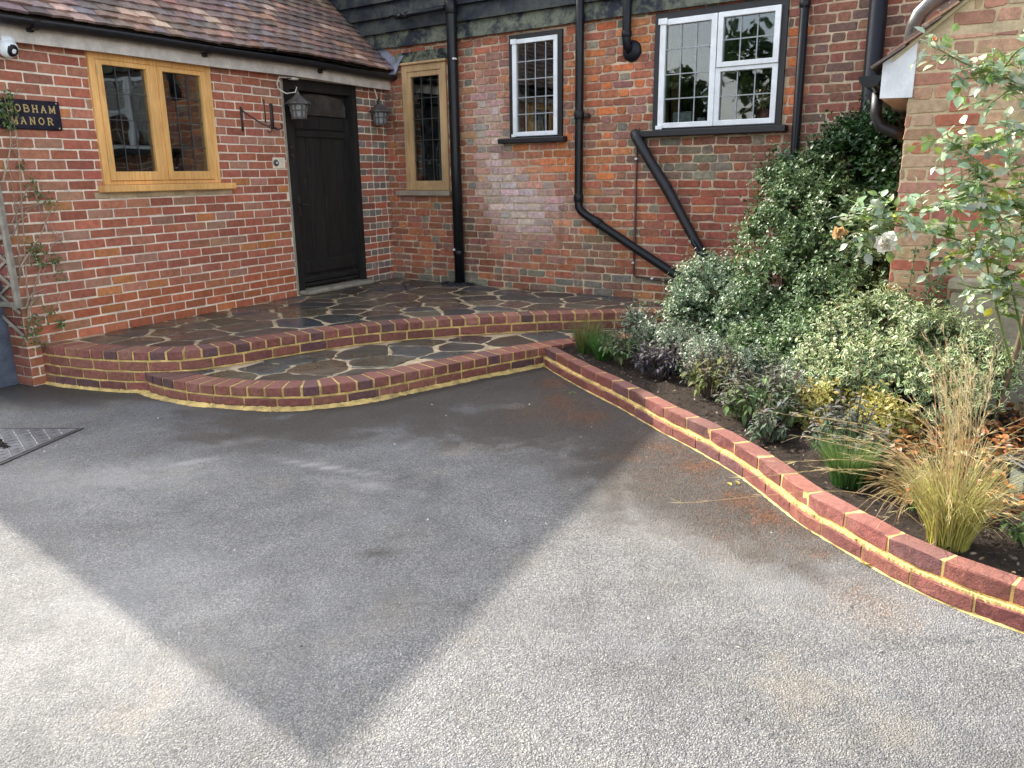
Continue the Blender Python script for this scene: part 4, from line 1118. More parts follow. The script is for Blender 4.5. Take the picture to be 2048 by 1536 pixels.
def clip_poly(poly, a, bq):
    """keep side where dot((p-m), d) <= 0"""
    m = (a + bq) / 2; d = bq - a; out = []
    for i in range(len(poly)):
        p, q = poly[i], poly[(i + 1) % len(poly)]
        sp_, sq_ = (p - m) @ d, (q - m) @ d
        if sp_ <= 0: out.append(p)
        if sp_ * sq_ < 0: out.append(p + (q - p) * (sp_ / (sp_ - sq_)))
    return out
stonecols = [(3, (.070, .060, .045)), (2.2, (.058, .059, .055)), (1.8, (.090, .073, .052)), (1.4, (.078, .056, .042)), (.7, (.050, .053, .058)), (.8, (.115, .095, .07))]
def crazy_paving(mb, region, keep, z, spacing, gap, bound):
    """voronoi flags; keep(p)->bool; bound(p)->clamped point"""
    x0, x1, y0, y1 = region; sites = []
    tries = 0
    while tries < 9000 and len(sites) < 600:
        tries += 1
        p = np.array([rng.uniform(x0, x1), rng.uniform(y0, y1)])
        k = spacing * (.62 + .55 * rng.random())
        if all(math.hypot((p[0] - q[0]) * .8, (p[1] - q[1]) * 1.15) > k for q in sites): sites.append(p)
    S = np.array(sites)
    for i, p in enumerate(S):
        if not keep(p): continue
        poly = [p + np.array(v) for v in ((-1, -1), (1, -1), (1, 1), (-1, 1))]
        order = np.argsort(np.hypot(*(S - p).T))[1:16]
        for j in order:
            poly = clip_poly(poly, p, S[j])
            if len(poly) < 3: break
        if len(poly) < 3: continue
        P = np.array(poly); c = P.mean(0)
        g_ = gap * (.5 + 1.1 * rng.random())
        Q = []
        for v in P:
            d = v - c; l = np.linalg.norm(d); Q.append(c + d * max(.2, 1 - g_ / max(l, .02)))
        # cut corners & roughen
        R_ = []
        for k in range(len(Q)):
            a, e = Q[k], Q[(k + 1) % len(Q)]
            for t_ in (.08, .3, .5, .7, .92):
                R_.append(a + (e - a) * t_ + rng.normal(0, .008, 2))
        R_ = [bound(v) for v in R_]
        col = jcol(np.array(pick(stonecols)) * 1.15, .14); n = len(R_); zz = z + rng.normal(0, .001)
        inn = [c + (v - c) * .965 for v in R_]
        V = [(v[0], v[1], zz + .004) for v in inn] + [(v[0], v[1], zz + .0005) for v in R_] + [(v[0], v[1], zz - .006) for v in R_]
        fs = [tuple(range(n))]
        for r in (0, n):
            for k in range(n):
                j = (k + 1) % n; fs.append((r + k, r + n + k, r + n + j, r + j))
        mb.add(V, fs, 0, col)

O1s, _ = spline(O1, 300); S1s, _ = spline(S1, 200)
O1T, O1N = normals(O1s, 1.0)
def front_dist(p, P, Nn):
    i = np.argmin(np.hypot(*(P - p).T)); return -(p - P[i]) @ Nn[i], P[i], Nn[i]
# upper terrace
TO = (-1.6, 6.2, 0)
ter = thing('terrace', 'raised crazy paved terrace with curved red brick edge by the black door', 'terrace', FW, TO)
c = MB(TO)
curve_bricks(c, O1, 1, .158, .223, .228, .014, .1, 0, pav, .3)
curve_bricks(c, O1, 1, .083, .147, .228, .014, .1, 0, pav, .8)
curve_bricks(c, O1, 1, .010, .072, .228, .014, .1, 0, pav, .15)
curve_strip(c, O1, 1, 0, .236, -.009, .09, 1)
fillet(c, O1[:7], 1, .02, .02)
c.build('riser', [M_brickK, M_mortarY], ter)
c = MB(TO)
curve_bricks(c, O1, 1, .237, .303, .120, .018, .205, .006, pavtop, 0)
curve_strip(c, O1, 1, .224, .2970, -.0055, .2, 1)
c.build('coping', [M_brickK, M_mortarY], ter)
c = MB(TO)
def keep1(p):
    d, _, _ = front_dist(p, O1s, O1N)
    return d > .12 and (p @ nL[:2]) > QL - .05 and (p @ nB[:2]) > QB - .05
def bound1(p):
    d, q, nn = front_dist(p, O1s, O1N)
    if d < .19: p = q - nn * .19
    k = p @ nL[:2] - (QL + .012)
    if k < 0 : p = p - nL[:2] * k
    k = p @ nB[:2] - (QB + .02)
    if k < 0: p = p - nB[:2] * k
    return p
crazy_paving(c, (-3.7, 2.2, 5.6, 9.8), keep1, .297, .37, .022, bound1)
Pm = [q - nn * .1 for q, nn in zip(O1s[::6], O1N[::6])]
cor = np.linalg.solve(np.array([nL[:2], nB[:2]]), [QL, QB])
poly = [(v[0], v[1], .2955) for v in Pm] + [(2.9, 6.6, .2955), (cor[0] + .3 * dB[0] * 12, cor[1] + .3 * dB[1] * 12, .2955), (cor[0], cor[1], .2955)]
c.add(poly, [tuple(range(len(poly)))], 1)
c.build('paving', [M_slab, M_mortarP], ter)
# lower step
SO_ = (-1.2, 5.4, 0)
S1T, S1N = normals(S1s, 1.0)
stp = thing('step', 'low curved brick step with crazy paving in front of the terrace', 'step', FW, SO_)
c = MB(SO_)
curve_bricks(c, S1, 1, .018, .072, .228, .014, .1, 0, pav, .4)
curve_strip(c, S1, 1, 0, .086, -.009, .09, 1)
fillet(c, S1, 1, .040, .022)
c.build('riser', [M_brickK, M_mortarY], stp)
c = MB(SO_)
curve_bricks(c, S1, 1, .087, .153, .123, .019, .205, .006, pavtop, 0)
curve_strip(c, S1, 1, .074, .1470, -.0055, .2, 1)
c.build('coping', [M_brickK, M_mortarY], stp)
c = MB(SO_)
def keep2(p):
    d, _, _ = front_dist(p, S1s, S1N); d2, _, _ = front_dist(p, O1s, O1N)
    return d > .1 and d2 < .03 and p[0] > -2.75 and p[0] < 1.4
def bound2(p):
    d, q, nn = front_dist(p, S1s, S1N)
    if d < .19: p = q - nn * .19
    d, q, nn = front_dist(p, O1s, O1N)
    if d > -.012: p = q + nn * .012
    return p
crazy_paving(c, (-2.8, 1.5, 5.0, 7.1), keep2, .147, .42, .022, bound2)
om = O1s[(O1s[:, 0] > -2.80) & (O1s[:, 0] < 1.5)]
ns = 80; ia = np.linspace(0, len(S1s) - 1, ns).astype(int); ib = np.linspace(0, len(om) - 1, ns).astype(int); V = []
for a, e in zip(ia, ib):
    p0 = S1s[a] - S1N[a] * .03; p1 = om[e]; V += [(p0[0], p0[1], .1452), (p1[0], p1[1], .1452)]
c.add(V, [(2 * k, 2 * k + 2, 2 * k + 3, 2 * k + 1) for k in range(ns - 1)], 1)
c.build('paving', [M_slab, M_mortarP], stp)
# kerb round the flower bed
KO = (1.05, 4.1, 0)
kb = thing('kerb_wall', 'low red brick edging wall curving along the flower bed', 'kerb', FW, KO)
c = MB(KO)
curve_bricks(c, K1, 1, .004, .066, .228, .009, .1, .012, kcol, .45, jit=.0016)
curve_strip(c, K1, 1, 0, .080, .004, .09, 1, rough=.0015, topslope=.004)
fillet(c, K1, 1, .010, .009)
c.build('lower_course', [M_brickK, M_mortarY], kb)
c = MB(KO)
curve_bricks(c, K1, 1, .082, .150, .228, .0125, .100, -.008, kcol, 0, jit=.0016, ch=.006)
curve_strip(c, K1, 1, .07, .1458, -.0142, .095, 1)
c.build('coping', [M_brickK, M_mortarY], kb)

# ------------------------------------------------------------------ BED
K1s, _ = spline(K1, 60); K1T, K1N = normals(K1s, 1.0)
inn = np.array([q - nn * .08 for q, nn in zip(K1s, K1N)])
outer = []
for i, q in enumerate(inn):
    f = i / (len(inn) - 1); tx = np.array([1.75 + 1.9 * min(1, f * 1.2), 7.0 - 4.2 * f + .5 * math.sin(f * 3)]); outer.append(tx)
outer = np.array(outer); outer[:10] = np.array([[.9 + .1 * i, 7.0 + .02 * i] for i in range(10)])
b = MB((1.7, 4.5, 0)); nr_, nc = len(inn), 24; V = []
for i in range(nr_):
    for k in range(nc):
        f = k / (nc - 1); p = inn[i] * (1 - f) + outer[i] * f
        z = .105 + .05 * min(1, f * 3) + .02 * math.sin(p[0] * 9 + p[1] * 5) * min(1, f * 6) + rng.normal(0, .008) * min(1, f * 8)
        V.append((p[0], p[1], z))
fs = [(i * nc + k, i * nc + k + 1, i * nc + nc + k + 1, i * nc + nc + k) for i in range(nr_ - 1) for k in range(nc - 1)]
b.add(V, fs); solo(b, 'soil', M_soil, FW, 'dark bare soil of the flower bed behind the kerb', 'soil', kind='structure', smooth=True)

# ------------------------------------------------------------------ OUTBUILDING
RO = (0, 0, 0)
ob = thing('outbuilding', 'buff and red brick gabled outbuilding behind the rose', 'outbuilding', FR, RO)
b = MB(RO)
def gz(x): return 2.19 + (x + 0.0) * .80
slabpts = [(0, 0), (3.2, 0), (3.2, gz(3.2)), (0, gz(0))]
b.add([(x, 0, z) for x, z in slabpts] + [(x, .25, z) for x, z in slabpts], [(0, 1, 2, 3), (3, 2, 6, 7)], 1)
a_side = dL - 0; P1 = FR.w((0, 0, 0)); P2 = P1 + dL * 2.0
d = P2 - FR.o; sx, sy = d @ FR.x, d @ FR.y
b.add([(0, 0.001, 0), (sx, sy, 0), (sx, sy, 2.15), (0, .001, 2.15)], [(0, 3, 2, 1)], 1)
rc = [(3, (.44, .27, .17)), (2, (.40, .20, .14)), (2.5, (.47, .33, .20)), (.8, (.42, .14, .09)), (1, (.36, .25, .17))]
redb = [(3, (.36, .11, .07)), (2, (.34, .14, .10)), (1, (.40, .15, .09))]
def colR(u, z, hd):
    r = 1 / (1 + math.exp(-((1.15 - z) * 5 + (u - .55) * 1.2)))
    return jcol(pick(redb if rng.random() < r * .9 else rc), .1)
def bondR(k): return (-(k % 2) * .17 - rng.random() * .03, [.225, .1125])
k = 0
brick_field(b, 0.0, 3.0, .0, 2.2, [], bondR, colR, joint=.012, yf=-.004, jit=.003, ch=.009, wav=.003)
for kk in range(30, 60):
    zz = kk * .075
    xs_ = max(0, (zz + .075 - 2.19) / .80 + .02)
    brick_field(b, xs_, 3.0, zz, zz + .0745, [], bondR, colR, joint=.012, yf=-.004, jit=.003, ch=.009)
L_ = 2.0; ux, uy = sx / math.hypot(sx, sy), sy / math.hypot(sx, sy)
for kk in range(29):
    for i in range(9):
        a0 = i * .225 - (kk % 2) * .1125; a1 = a0 + .213; a0 = max(a0, .006)
        z0_, z1_ = kk * .075, kk * .075 + .063; o = -.004
        q = lambda s_, of: (ux * s_ - uy * of * -1 * -1, uy * s_ + ux * of * -1 * -1 * 0 + 0, 0)
        V = [(ux * s_ - .004, uy * s_, z_) for s_, z_ in ((a0, z0_), (a1, z0_), (a1, z1_), (a0, z1_))]
        b.add(V, [(0, 3, 2, 1)], 0, jcol(pick(redb), .12) * .8)
b.build('wall', [M_brickR, M_mortarR], ob)
b = MB(RO)
b.box(.345, 2.6, -.045, .0, 0, .80, bev=.012); b.box(.325, 2.6, -.06, .0, .80, .885, bev=.02); b.build('plinth', M_render, ob)
# boxed eaves end, verge and tiles
b = MB(RO)
b.add([(-.150, -.018, 1.892), (.022, -.018, 1.888), (.022, -.018, 2.20), (-.150, -.018, 2.083)] + [(-.150, .006, 1.892), (.022, .006, 1.888), (.022, .006, 2.20), (-.150, .006, 2.083)],
      [(0, 1, 2, 3), (0, 4, 5, 1), (3, 2, 6, 7), (0, 3, 7, 4), (1, 5, 6, 2)])
b.build('eaves_box', M_boxwhite, ob)
b = MB(RO)    # fascia running back along the side + soffit
def side(s_, o, z): return (ux * s_ - o * uy, uy * s_ + o * ux, z)
def sidew(s_, o, z): return (ux * s_ + o, uy * s_, z)
b.add([sidew(.005, -.150, 1.892), sidew(1.9, -.150, 1.892), sidew(1.9, -.150, 2.08), sidew(.005, -.150, 2.08)], [(0, 3, 2, 1)])
b.add([sidew(.005, -.150, 1.893), sidew(1.9, -.150, 1.893), sidew(1.9, 0.0, 1.893), sidew(.005, 0.0, 1.893)], [(0, 1, 2, 3)])
b.build('fascia', M_fascia, ob)
b = MB(RO)   # plain verge board
b.hexa([(-.10, -.032, 2.085), (2.2, -.032, 2.085 + 2.3 * .8), (2.2, -.003, 2.085 + 2.3 * .8), (-.10, -.003, 2.085), (-.10, -.032, 2.105), (2.2, -.032, 2.105 + 2.3 * .8), (2.2, -.003, 2.105 + 2.3 * .8), (-.10, -.003, 2.105)])
b.hexa([(-.02, -.012, 2.06 + .10), (2.2, -.012, 2.06 + 2.22 * .8), (2.2, -.0035, 2.06 + 2.22 * .8), (-.02, -.0035, 2.06 + .10), (-.02, -.012, 2.085 + .11), (2.2, -.012, 2.085 + 2.26 * .8), (2.2, -.0035, 2.085 + 2.26 * .8), (-.02, -.0035, 2.085 + .11)])
b.build('bargeboard', simple('cream_board', (.42, .34, .2), .7, .15), ob)
b = MB(RO)
an = math.atan(.80); ca, sa = math.cos(an), math.sin(an)
for r in range(26):
    for i in range(12):
        t0 = r * .105 - .10; w0 = -.06 + i * .166 + (r % 2) * .08 - (.08 if r % 2 and i == 0 else 0)
        w1 = w0 + .163 if not (r % 2 and i == 0) else w0 + .163
        def rp(t_, s_, h): return (-.115 + t_ * ca - h * sa + ux / uy * s_ * 1.0, s_, 2.10 + t_ * sa + h * ca)
        lf = abs(rng.normal(0, .003)); V = []
        for h1, h2 in ((.034 + lf, .014), (.020 + lf, .0)):
            V += [rp(t0, w0, h1), rp(t0, w1, h1), rp(t0 + .2, w1, h2), rp(t0 + .2, w0, h2)]
        b.hexa(V[4:] + V[:4], 0, jcol(pick(tcols), .15))
b.build('roof', M_tile, ob)
b = MB(RO)   # half-round gutter along the side, seen end on
n = 12; V = []
for s_ in (.0, 1.85):
    for k in range(n + 1):
        t = math.pi + math.pi * k / n; V.append(sidew(s_, -.216 + .062 * math.cos(t), 2.022 + .062 * math.sin(t)))
    for k in range(n + 1):
        t = 2 * math.pi - math.pi * k / n; V.append(sidew(s_, -.216 + .054 * math.cos(t), 2.022 + .054 * math.sin(t)))
m = 2 * n + 2; fs = [tuple(range(m))]
for k in range(m):
    j = (k + 1) % m; fs.append((k, j, m + j, m + k))
b.add(V, fs)
V = [sidew(-.004, -.216 + .064 * math.cos(math.pi + math.pi * k / n), 2.022 + .064 * math.sin(math.pi + math.pi * k / n)) for k in range(n + 1)]
V2 = [(x, y + .02, z) for x, y, z in V]
b.add(V + V2, [tuple(range(n + 1))] + [(k, k + 1, n + 2 + k, n + 1 + k) for k in range(n)])
b.build('gutter', M_blackgloss, ob)
b = MB((-.1, .3, 1.7)); b.tube([sidew(.5, -.216, 1.965), sidew(.5, -.216, 1.83), sidew(.5, -.18, 1.76), sidew(.5, -.10, 1.72), sidew(.5, -.03, 1.70)], .036, 12)
solo(b, 'gutter_outlet', M_black, FR, 'black bent outlet pipe under the outbuilding eaves', 'pipe', smooth=True)
b = MB((0, .45, 2.4)); b.tube([(-.125, .62, 2.05), (-.10, .60, 2.30), (-.095, .59, 2.36), (-.07, .585, 2.42), (-.02, .58, 2.47), (.12, .57, 2.55), (.6, .55, 2.85)], .052, 14)
solo(b, 'flue_pipe', simple('grey_metal_flue', (.10, .095, .09), .3, .3, 9, .1, .6), FR, 'shiny grey bent pipe above the outbuilding roof edge', 'pipe', smooth=True)

# ------------------------------------------------------------------ manhole cover
mo = (-3.2, 4.45, 0)
mc = thing('manhole_cover', 'steel chequer plate manhole cover set in the tarmac', 'manhole cover', FW, mo)
q = [(-3.62, 4.78), (-2.68, 4.74), (-2.80, 4.12), (-3.70, 4.15)]
c = MB(mo)
qc = np.mean(q, axis=0)
def ringq(k, z): return [(*(qc + (np.array(p) - qc) * k), z) for p in q]
V = ringq(1.03, .001) + ringq(1.028, .006) + ringq(.985, .006) + ringq(.98, .001)
fs = []
for r in range(3):
    for i in range(4):
        j = (i + 1) % 4; fs.append((r * 4 + i, r * 4 + j, r * 4 + 4 + j, r * 4 + 4 + i))
c.add(V, fs); c.build('frame', simple('rusty_frame', (.035, .03, .03), .6, .4, 20, .3), mc)
c = MB(mo); V = ringq(.965, .001) + ringq(.962, .006); c.add(V, [(4, 5, 6, 7)] + [(i, (i + 1) % 4, 4 + (i + 1) % 4, 4 + i) for i in range(4)])
A_, B_, C_, D_ = [qc + (np.array(p) - qc) * .94 for p in q]
for i in range(18):
    for k in range(12):
        u, v = (i + .5) / 18, (k + .5) / 12; p = (A_ * (1 - u) + B_ * u) * (1 - v) + (D_ * (1 - u) + C_ * u) * v
        a = .78 if (i + k) % 2 else -.78; e = np.array((math.cos(a), math.sin(a))) * .022; s_ = np.array((-math.sin(a), math.cos(a))) * .006
        c.add([(*(p - e), .0062), (*(p - s_), .0062), (*(p + e), .0062), (*(p + s_), .0062), (*p, .0115)], [(0, 1, 4), (1, 2, 4), (2, 3, 4), (3, 0, 4)])
c.build('lid', simple('worn_steel', (.13, .13, .135), .5, .35, 5, .3, .35), mc)
b = MB((-2.95, 4.45, 0))
for i in range(46):
    t_ = i / 45; p = np.array((-3.08 + .17 * t_, 4.43 + .05 * math.sin(t_ * 5), .012)) + rng.normal(0, .007, 3) * (1, 1, .5); qv = rng.normal(0, 1, (4, 3)); qv /= np.linalg.norm(qv, axis=1)[:, None]
    b.add(p + qv * .014, [(0, 1, 2), (0, 2, 3), (0, 3, 1), (1, 3, 2)], 0, jcol((.035, .028, .02), .3))
solo(b, 'leaf_debris', M_stem, FW, 'small clump of dark wet debris lying on the manhole cover', 'debris')

# ------------------------------------------------------------------ PLANTS
def unit(v): return v / (np.linalg.norm(v, axis=-1, keepdims=True) + 1e-9)
def leaf_template(width=.5, rim=.0, fold=.12, curl=.15, pointed=.6):
    """leaf along +x from 0..1, normal +z. returns verts, quads, weight(0 inner,1 rim)"""
    xs = np.array([0, .22, .5, .78, 1.0]); ws = np.array([.10, .80, 1.0, .72 * (1.1 - pointed * .5), .06]) * width * .5
    V, W = [], []
    def row(k, wgt):
        for x, w in zip(xs, ws):
            xx = .5 + (x - .5) * (1 - (1 - k) * .35); z = -curl * (xx - .3) ** 2
            V.append((xx, w * k, z + fold * w * k)); W.append(wgt)
        for x, w in zip(xs, ws):
            xx = .5 + (x - .5) * (1 - (1 - k) * .35); z = -curl * (xx - .3) ** 2
            V.append((xx, -w * k, z + fold * w * k)); W.append(wgt)
    Fq = []
    if rim > 0:
        row(1 - rim, 0); row(1 - rim, 1); row(1.0, 1)
        for x in xs: V.append((.5 + (x - .5) * (1 - rim * .35), 0, -curl * (x - .3) ** 2 - .01)); W.append(0)
        mid = 30
        for i in range(4):
            Fq += [(mid + i, mid + i + 1, 0 + i + 1, 0 + i), (mid + i + 1, mid + i, 5 + i, 5 + i + 1)]
            Fq += [(10 + i, 10 + i + 1, 20 + i + 1, 20 + i), (15 + i + 1, 15 + i, 25 + i, 25 + i + 1)]
    else:
        row(1.0, 0)
        for x in xs: V.append((x, 0, -curl * (x - .3) ** 2 - .01)); W.append(0)
        mid = 10
        for i in range(4):
            Fq += [(mid + i, mid + i + 1, i + 1, i), (mid + i + 1, mid + i, 5 + i, 5 + i + 1)]
    return np.array(V), np.array(Fq), np.array(W)
def scatter(mb, T, pos, axis_, nrm, size, ca_, cb_, mat=0):
    V, Fq, W = T
    x = unit(axis_); z = unit(nrm - x * np.sum(nrm * x, axis=1, keepdims=True)); y = np.cross(z, x)
    m = len(pos)
    P = pos[:, None, :] + size[:, None, None] * (V[None, :, 0:1] * x[:, None, :] + V[None, :, 1:2] * y[:, None, :] + V[None, :, 2:3] * z[:, None, :])
    Cc = ca_[:, None, :] * (1 - W)[None, :, None] + cb_[:, None, :] * W[None, :, None]
    fc = (Fq[None] + (np.arange(m) * len(V))[:, None, None]).reshape(-1, 4)
    mb.bulk(P.reshape(-1, 3), fc, Cc.reshape(-1, 3), mat)
def jit_cols(m, base, s=.2, hs=.08):
    base = np.asarray(base); 
    if base.ndim == 1: base = np.tile(base, (m, 1))
    return np.clip(base * (1 + rng.normal(0, s, (m, 1))) * (1 + rng.normal(0, hs, (m, 3))), .003, .95)

def shrub(name, label, blobs, ntwig, per, size, T, green, rim, cat='shrub', group=None, stems=True, loc=None, twig=.11, gapfrac=.09, mat=None, reject=None, up=.5):
    """blobs: (x,y,z,r); twigs grow outward from the blob surfaces carrying leaf pairs"""
    B = np.array(blobs); loc = np.array(loc if loc is not None else (B[:, 0].mean(), B[:, 1].mean(), .12))
    t = thing(name, label, cat, FW, loc, group)
    mb = MB(loc); st = MB(loc)
    prob = B[:, 3] ** 2; prob /= prob.sum()
    k = rng.choice(len(B), ntwig, p=prob)
    d = unit(rng.normal(0, 1, (ntwig, 3))); d[:, 2] = np.where(d[:, 2] < -.4, -d[:, 2], d[:, 2])
    rr = (.50 + .50 * rng.random(ntwig) ** .6)
    p0 = B[k, :3] + d * (B[k, 3] * rr)[:, None]
    # uneven outline: lumps
    ph = rng.random(3) * 6
    lump = np.sin(p0[:, 0] * 15 + 2 * np.sin(p0[:, 2] * 7) + ph[0]) * np.sin(p0[:, 1] * 9 + ph[1]) * np.sin(p0[:, 2] * 17 + 2 * np.sin(p0[:, 0] * 6) + ph[2])
    keep = (lump > -gapfrac) & (p0[:, 2] > .10)
    for j in range(len(B)):
        dd = np.linalg.norm(p0 - B[j, :3], axis=1) / B[j, 3]
        keep &= ~((dd < .42) & (rng.random(ntwig) < .8))
    if reject is not None: keep &= ~reject(p0)
    p0, d, k = p0[keep], d[keep], k[keep]; n = len(p0)
    td = unit(d * .8 + rng.normal(0, .45, (n, 3)) + np.array((0, 0, up)))
    tl = twig * (.6 + .8 * rng.random(n)) * np.where(rng.random(n) < .07, 1.9, 1.0)
    shade = 1 + rng.normal(0, .18, n)
    pos, ax_, nn, sz, ga, gb = [], [], [], [], [], []
    side = unit(np.cross(td, rng.normal(0, 1, (n, 3))))
    side2 = np.cross(td, side)
    for i in range(per):
        f = (i // 2 + .4) / (per / 2); a = (i // 2) * 1.57 + (i % 2) * math.pi
        s_ = side * math.cos(a) + side2 * math.sin(a)
        pos.append(p0 + td * (tl * f)[:, None]); av = unit(s_ + td * (.35 + .5 * f) + rng.normal(0, .2, (n, 3)))
        ax_.append(av); nn.append(unit(td * .8 + d * .4 + np.array((0, 0, .55)) + rng.normal(0, .3, (n, 3))))
        sz.append(size * (.55 + .85 * rng.random(n) ** 1.3) * (1 - .25 * f))
        gcol = np.asarray(green(p0) if callable(green) else np.tile(green, (n, 1))); rcol = np.asarray(rim(p0) if callable(rim) else np.tile(rim, (n, 1)))
        ga.append(jit_cols(n, gcol, .2) * shade[:, None]); gb.append(jit_cols(n, rcol, .12) * (.5 + .5 * shade[:, None]))
    scatter(mb, T, np.concatenate(pos), np.concatenate(ax_), np.concatenate(nn), np.concatenate(sz), np.concatenate(ga), np.concatenate(gb))
    mb.build('foliage', mat or M_leaf, t, True)
    if stems:
        root = np.array((loc[0], loc[1], .12))
        for j in range(len(B)):
            for q in range(5):
                e = B[j, :3] + rng.normal(0, .35, 3) * B[j, 3]; s0 = root + np.array((rng.normal(0, .12), rng.normal(0, .08), 0)); mth = (s0 + e) / 2 + np.array((0, 0, .05)) + rng.normal(0, .03, 3)
                P, _ = spline([s0, mth, e], 7); st.tube(P, np.linspace(.010, .003, 7), 5, 0, jcol((.10, .075, .05), .2), False)
        st.build('stems', M_stem, t, True)
    return t

T_euo = leaf_template(.62, .34, .25, .3, .35)
T_plain = leaf_template(.60, 0, .2, .3, .5)
T_rose = leaf_template(.66, 0, .22, .25, .7)
T_sage = leaf_template(.36, 0, .25, .7, .4)
dark = [(2.77, 6.34, 1.63, .23), (2.52, 6.2, 1.49, .26), (2.71, 5.96, 1.35, .22), (2.37, 6.28, 1.38, .23), (2.22, 6.42, 1.50, .13), (2.63, 5.68, 1.08, .21), (2.62, 6.05, 1.1, .3), (2.60, 6.30, 1.68, .12)]
mid = [(2.18, 6.12, 1.17, .32), (1.99, 5.95, .93, .28), (2.32, 5.87, 1.0, .36), (2.4, 5.51, .82, .31), (1.92, 5.68, .67, .3), (2.12, 5.44, .56, .34), (2.33, 5.13, .55, .24), (1.73, 5.71, .41, .24), (2.0, 5.2, .35, .25), (1.62, 5.3, .24, .2), (1.78, 5.0, .22, .2), (1.95, 4.95, .4, .2), (1.5, 5.15, .18, .14), (2.05, 6.25, 1.35, .16), (2.3, 6.1, 1.38, .2)]
left = [(1.52, 6.07, .58, .24), (1.38, 6.03, .44, .17), (1.69, 5.82, .43, .26), (1.81, 5.47, .28, .21), (1.45, 6.2, .36, .2)]
sprig = [(1.55, 4.75, .22, .15), (1.3, 5.15, .22, .13), (1.7, 4.55, .2, .13), (1.35, 5.35, .20, .14), (1.15, 5.55, .18, .11), (1.0, 5.85, .2, .1), (1.5, 5.0, .2, .14), (.98, 6.1, .31, .10), (1.08, 5.87, .24, .11), (1.2, 5.67, .24, .14), (1.39, 5.44, .18, .16), (1.25, 5.9, .2, .12)]
front = [(1.89, 4.76, .32, .17), (2.07, 4.79, .45, .18), (2.23, 4.71, .53, .2), (2.32, 4.49, .49, .2), (2.47, 4.37, .44, .18), (2.53, 4.15, .39, .13), (2.0, 4.43, .27, .22), (2.18, 4.32, .24, .23), (2.3, 4.12, .26, .2), (1.81, 4.51, .19, .15)]
yellow = [(1.72, 4.2, .18, .12), (1.85, 4.1, .17, .13), (1.95, 3.99, .14, .12)]
def in_out(p):   # stay clear of the outbuilding and the house wall
    q = p[:, :2] @ nR[:2]; x = p[:, :2] @ dR[:2] - (2.2964 * dR[0] + 4.8496 * dR[1]); sidep = (p[:, :2] - np.array((2.2964, 4.8496))) @ nL[:2]
    return ((q < -5.304 + .03) & (sidep > -.06)) | (p[:, :2] @ nB[:2] < QB + .06)
shrub('evergreen_shrub', 'dark green glossy shrub climbing in the corner behind the outbuilding', dark, 3300, 8, .042, T_plain, (.034, .085, .024), (.03, .07, .02), loc=(2.5, 6.0, .12), mat=M_leafgloss, reject=in_out, twig=.13)
shrub('variegated_shrub', 'tall dark variegated shrub massed against the old brick wall', mid, 7600, 8, .034, T_euo, (.032, .085, .022), (.22, .30, .13), loc=(2.1, 5.6, .12), reject=in_out)
shrub('variegated_shrub', 'pale grey green variegated mound at the right end of the terrace', left, 3200, 8, .030, T_euo, (.045, .105, .048), (.38, .46, .28), loc=(1.6, 5.95, .12), reject=in_out)
shrub('variegated_shrub', 'small sprawling pale variegated plant below the mound at terrace end', sprig, 2200, 8, .027, T_euo, (.055, .095, .05), (.40, .44, .32), loc=(1.15, 5.85, .12), gapfrac=.1)
shrub('variegated_shrub', 'bright cream edged shrub in sun in front of the outbuilding', front, 5400, 8, .034, T_euo, (.06, .13, .036), (.62, .64, .36), loc=(2.15, 4.45, .12), reject=in_out)
shrub('variegated_shrub', 'low yellow leaved plant at the foot of the sunny shrub', yellow, 900, 8, .028, T_euo, (.15, .15, .03), (.62, .52, .14), loc=(1.84, 4.1, .12), gapfrac=.2)

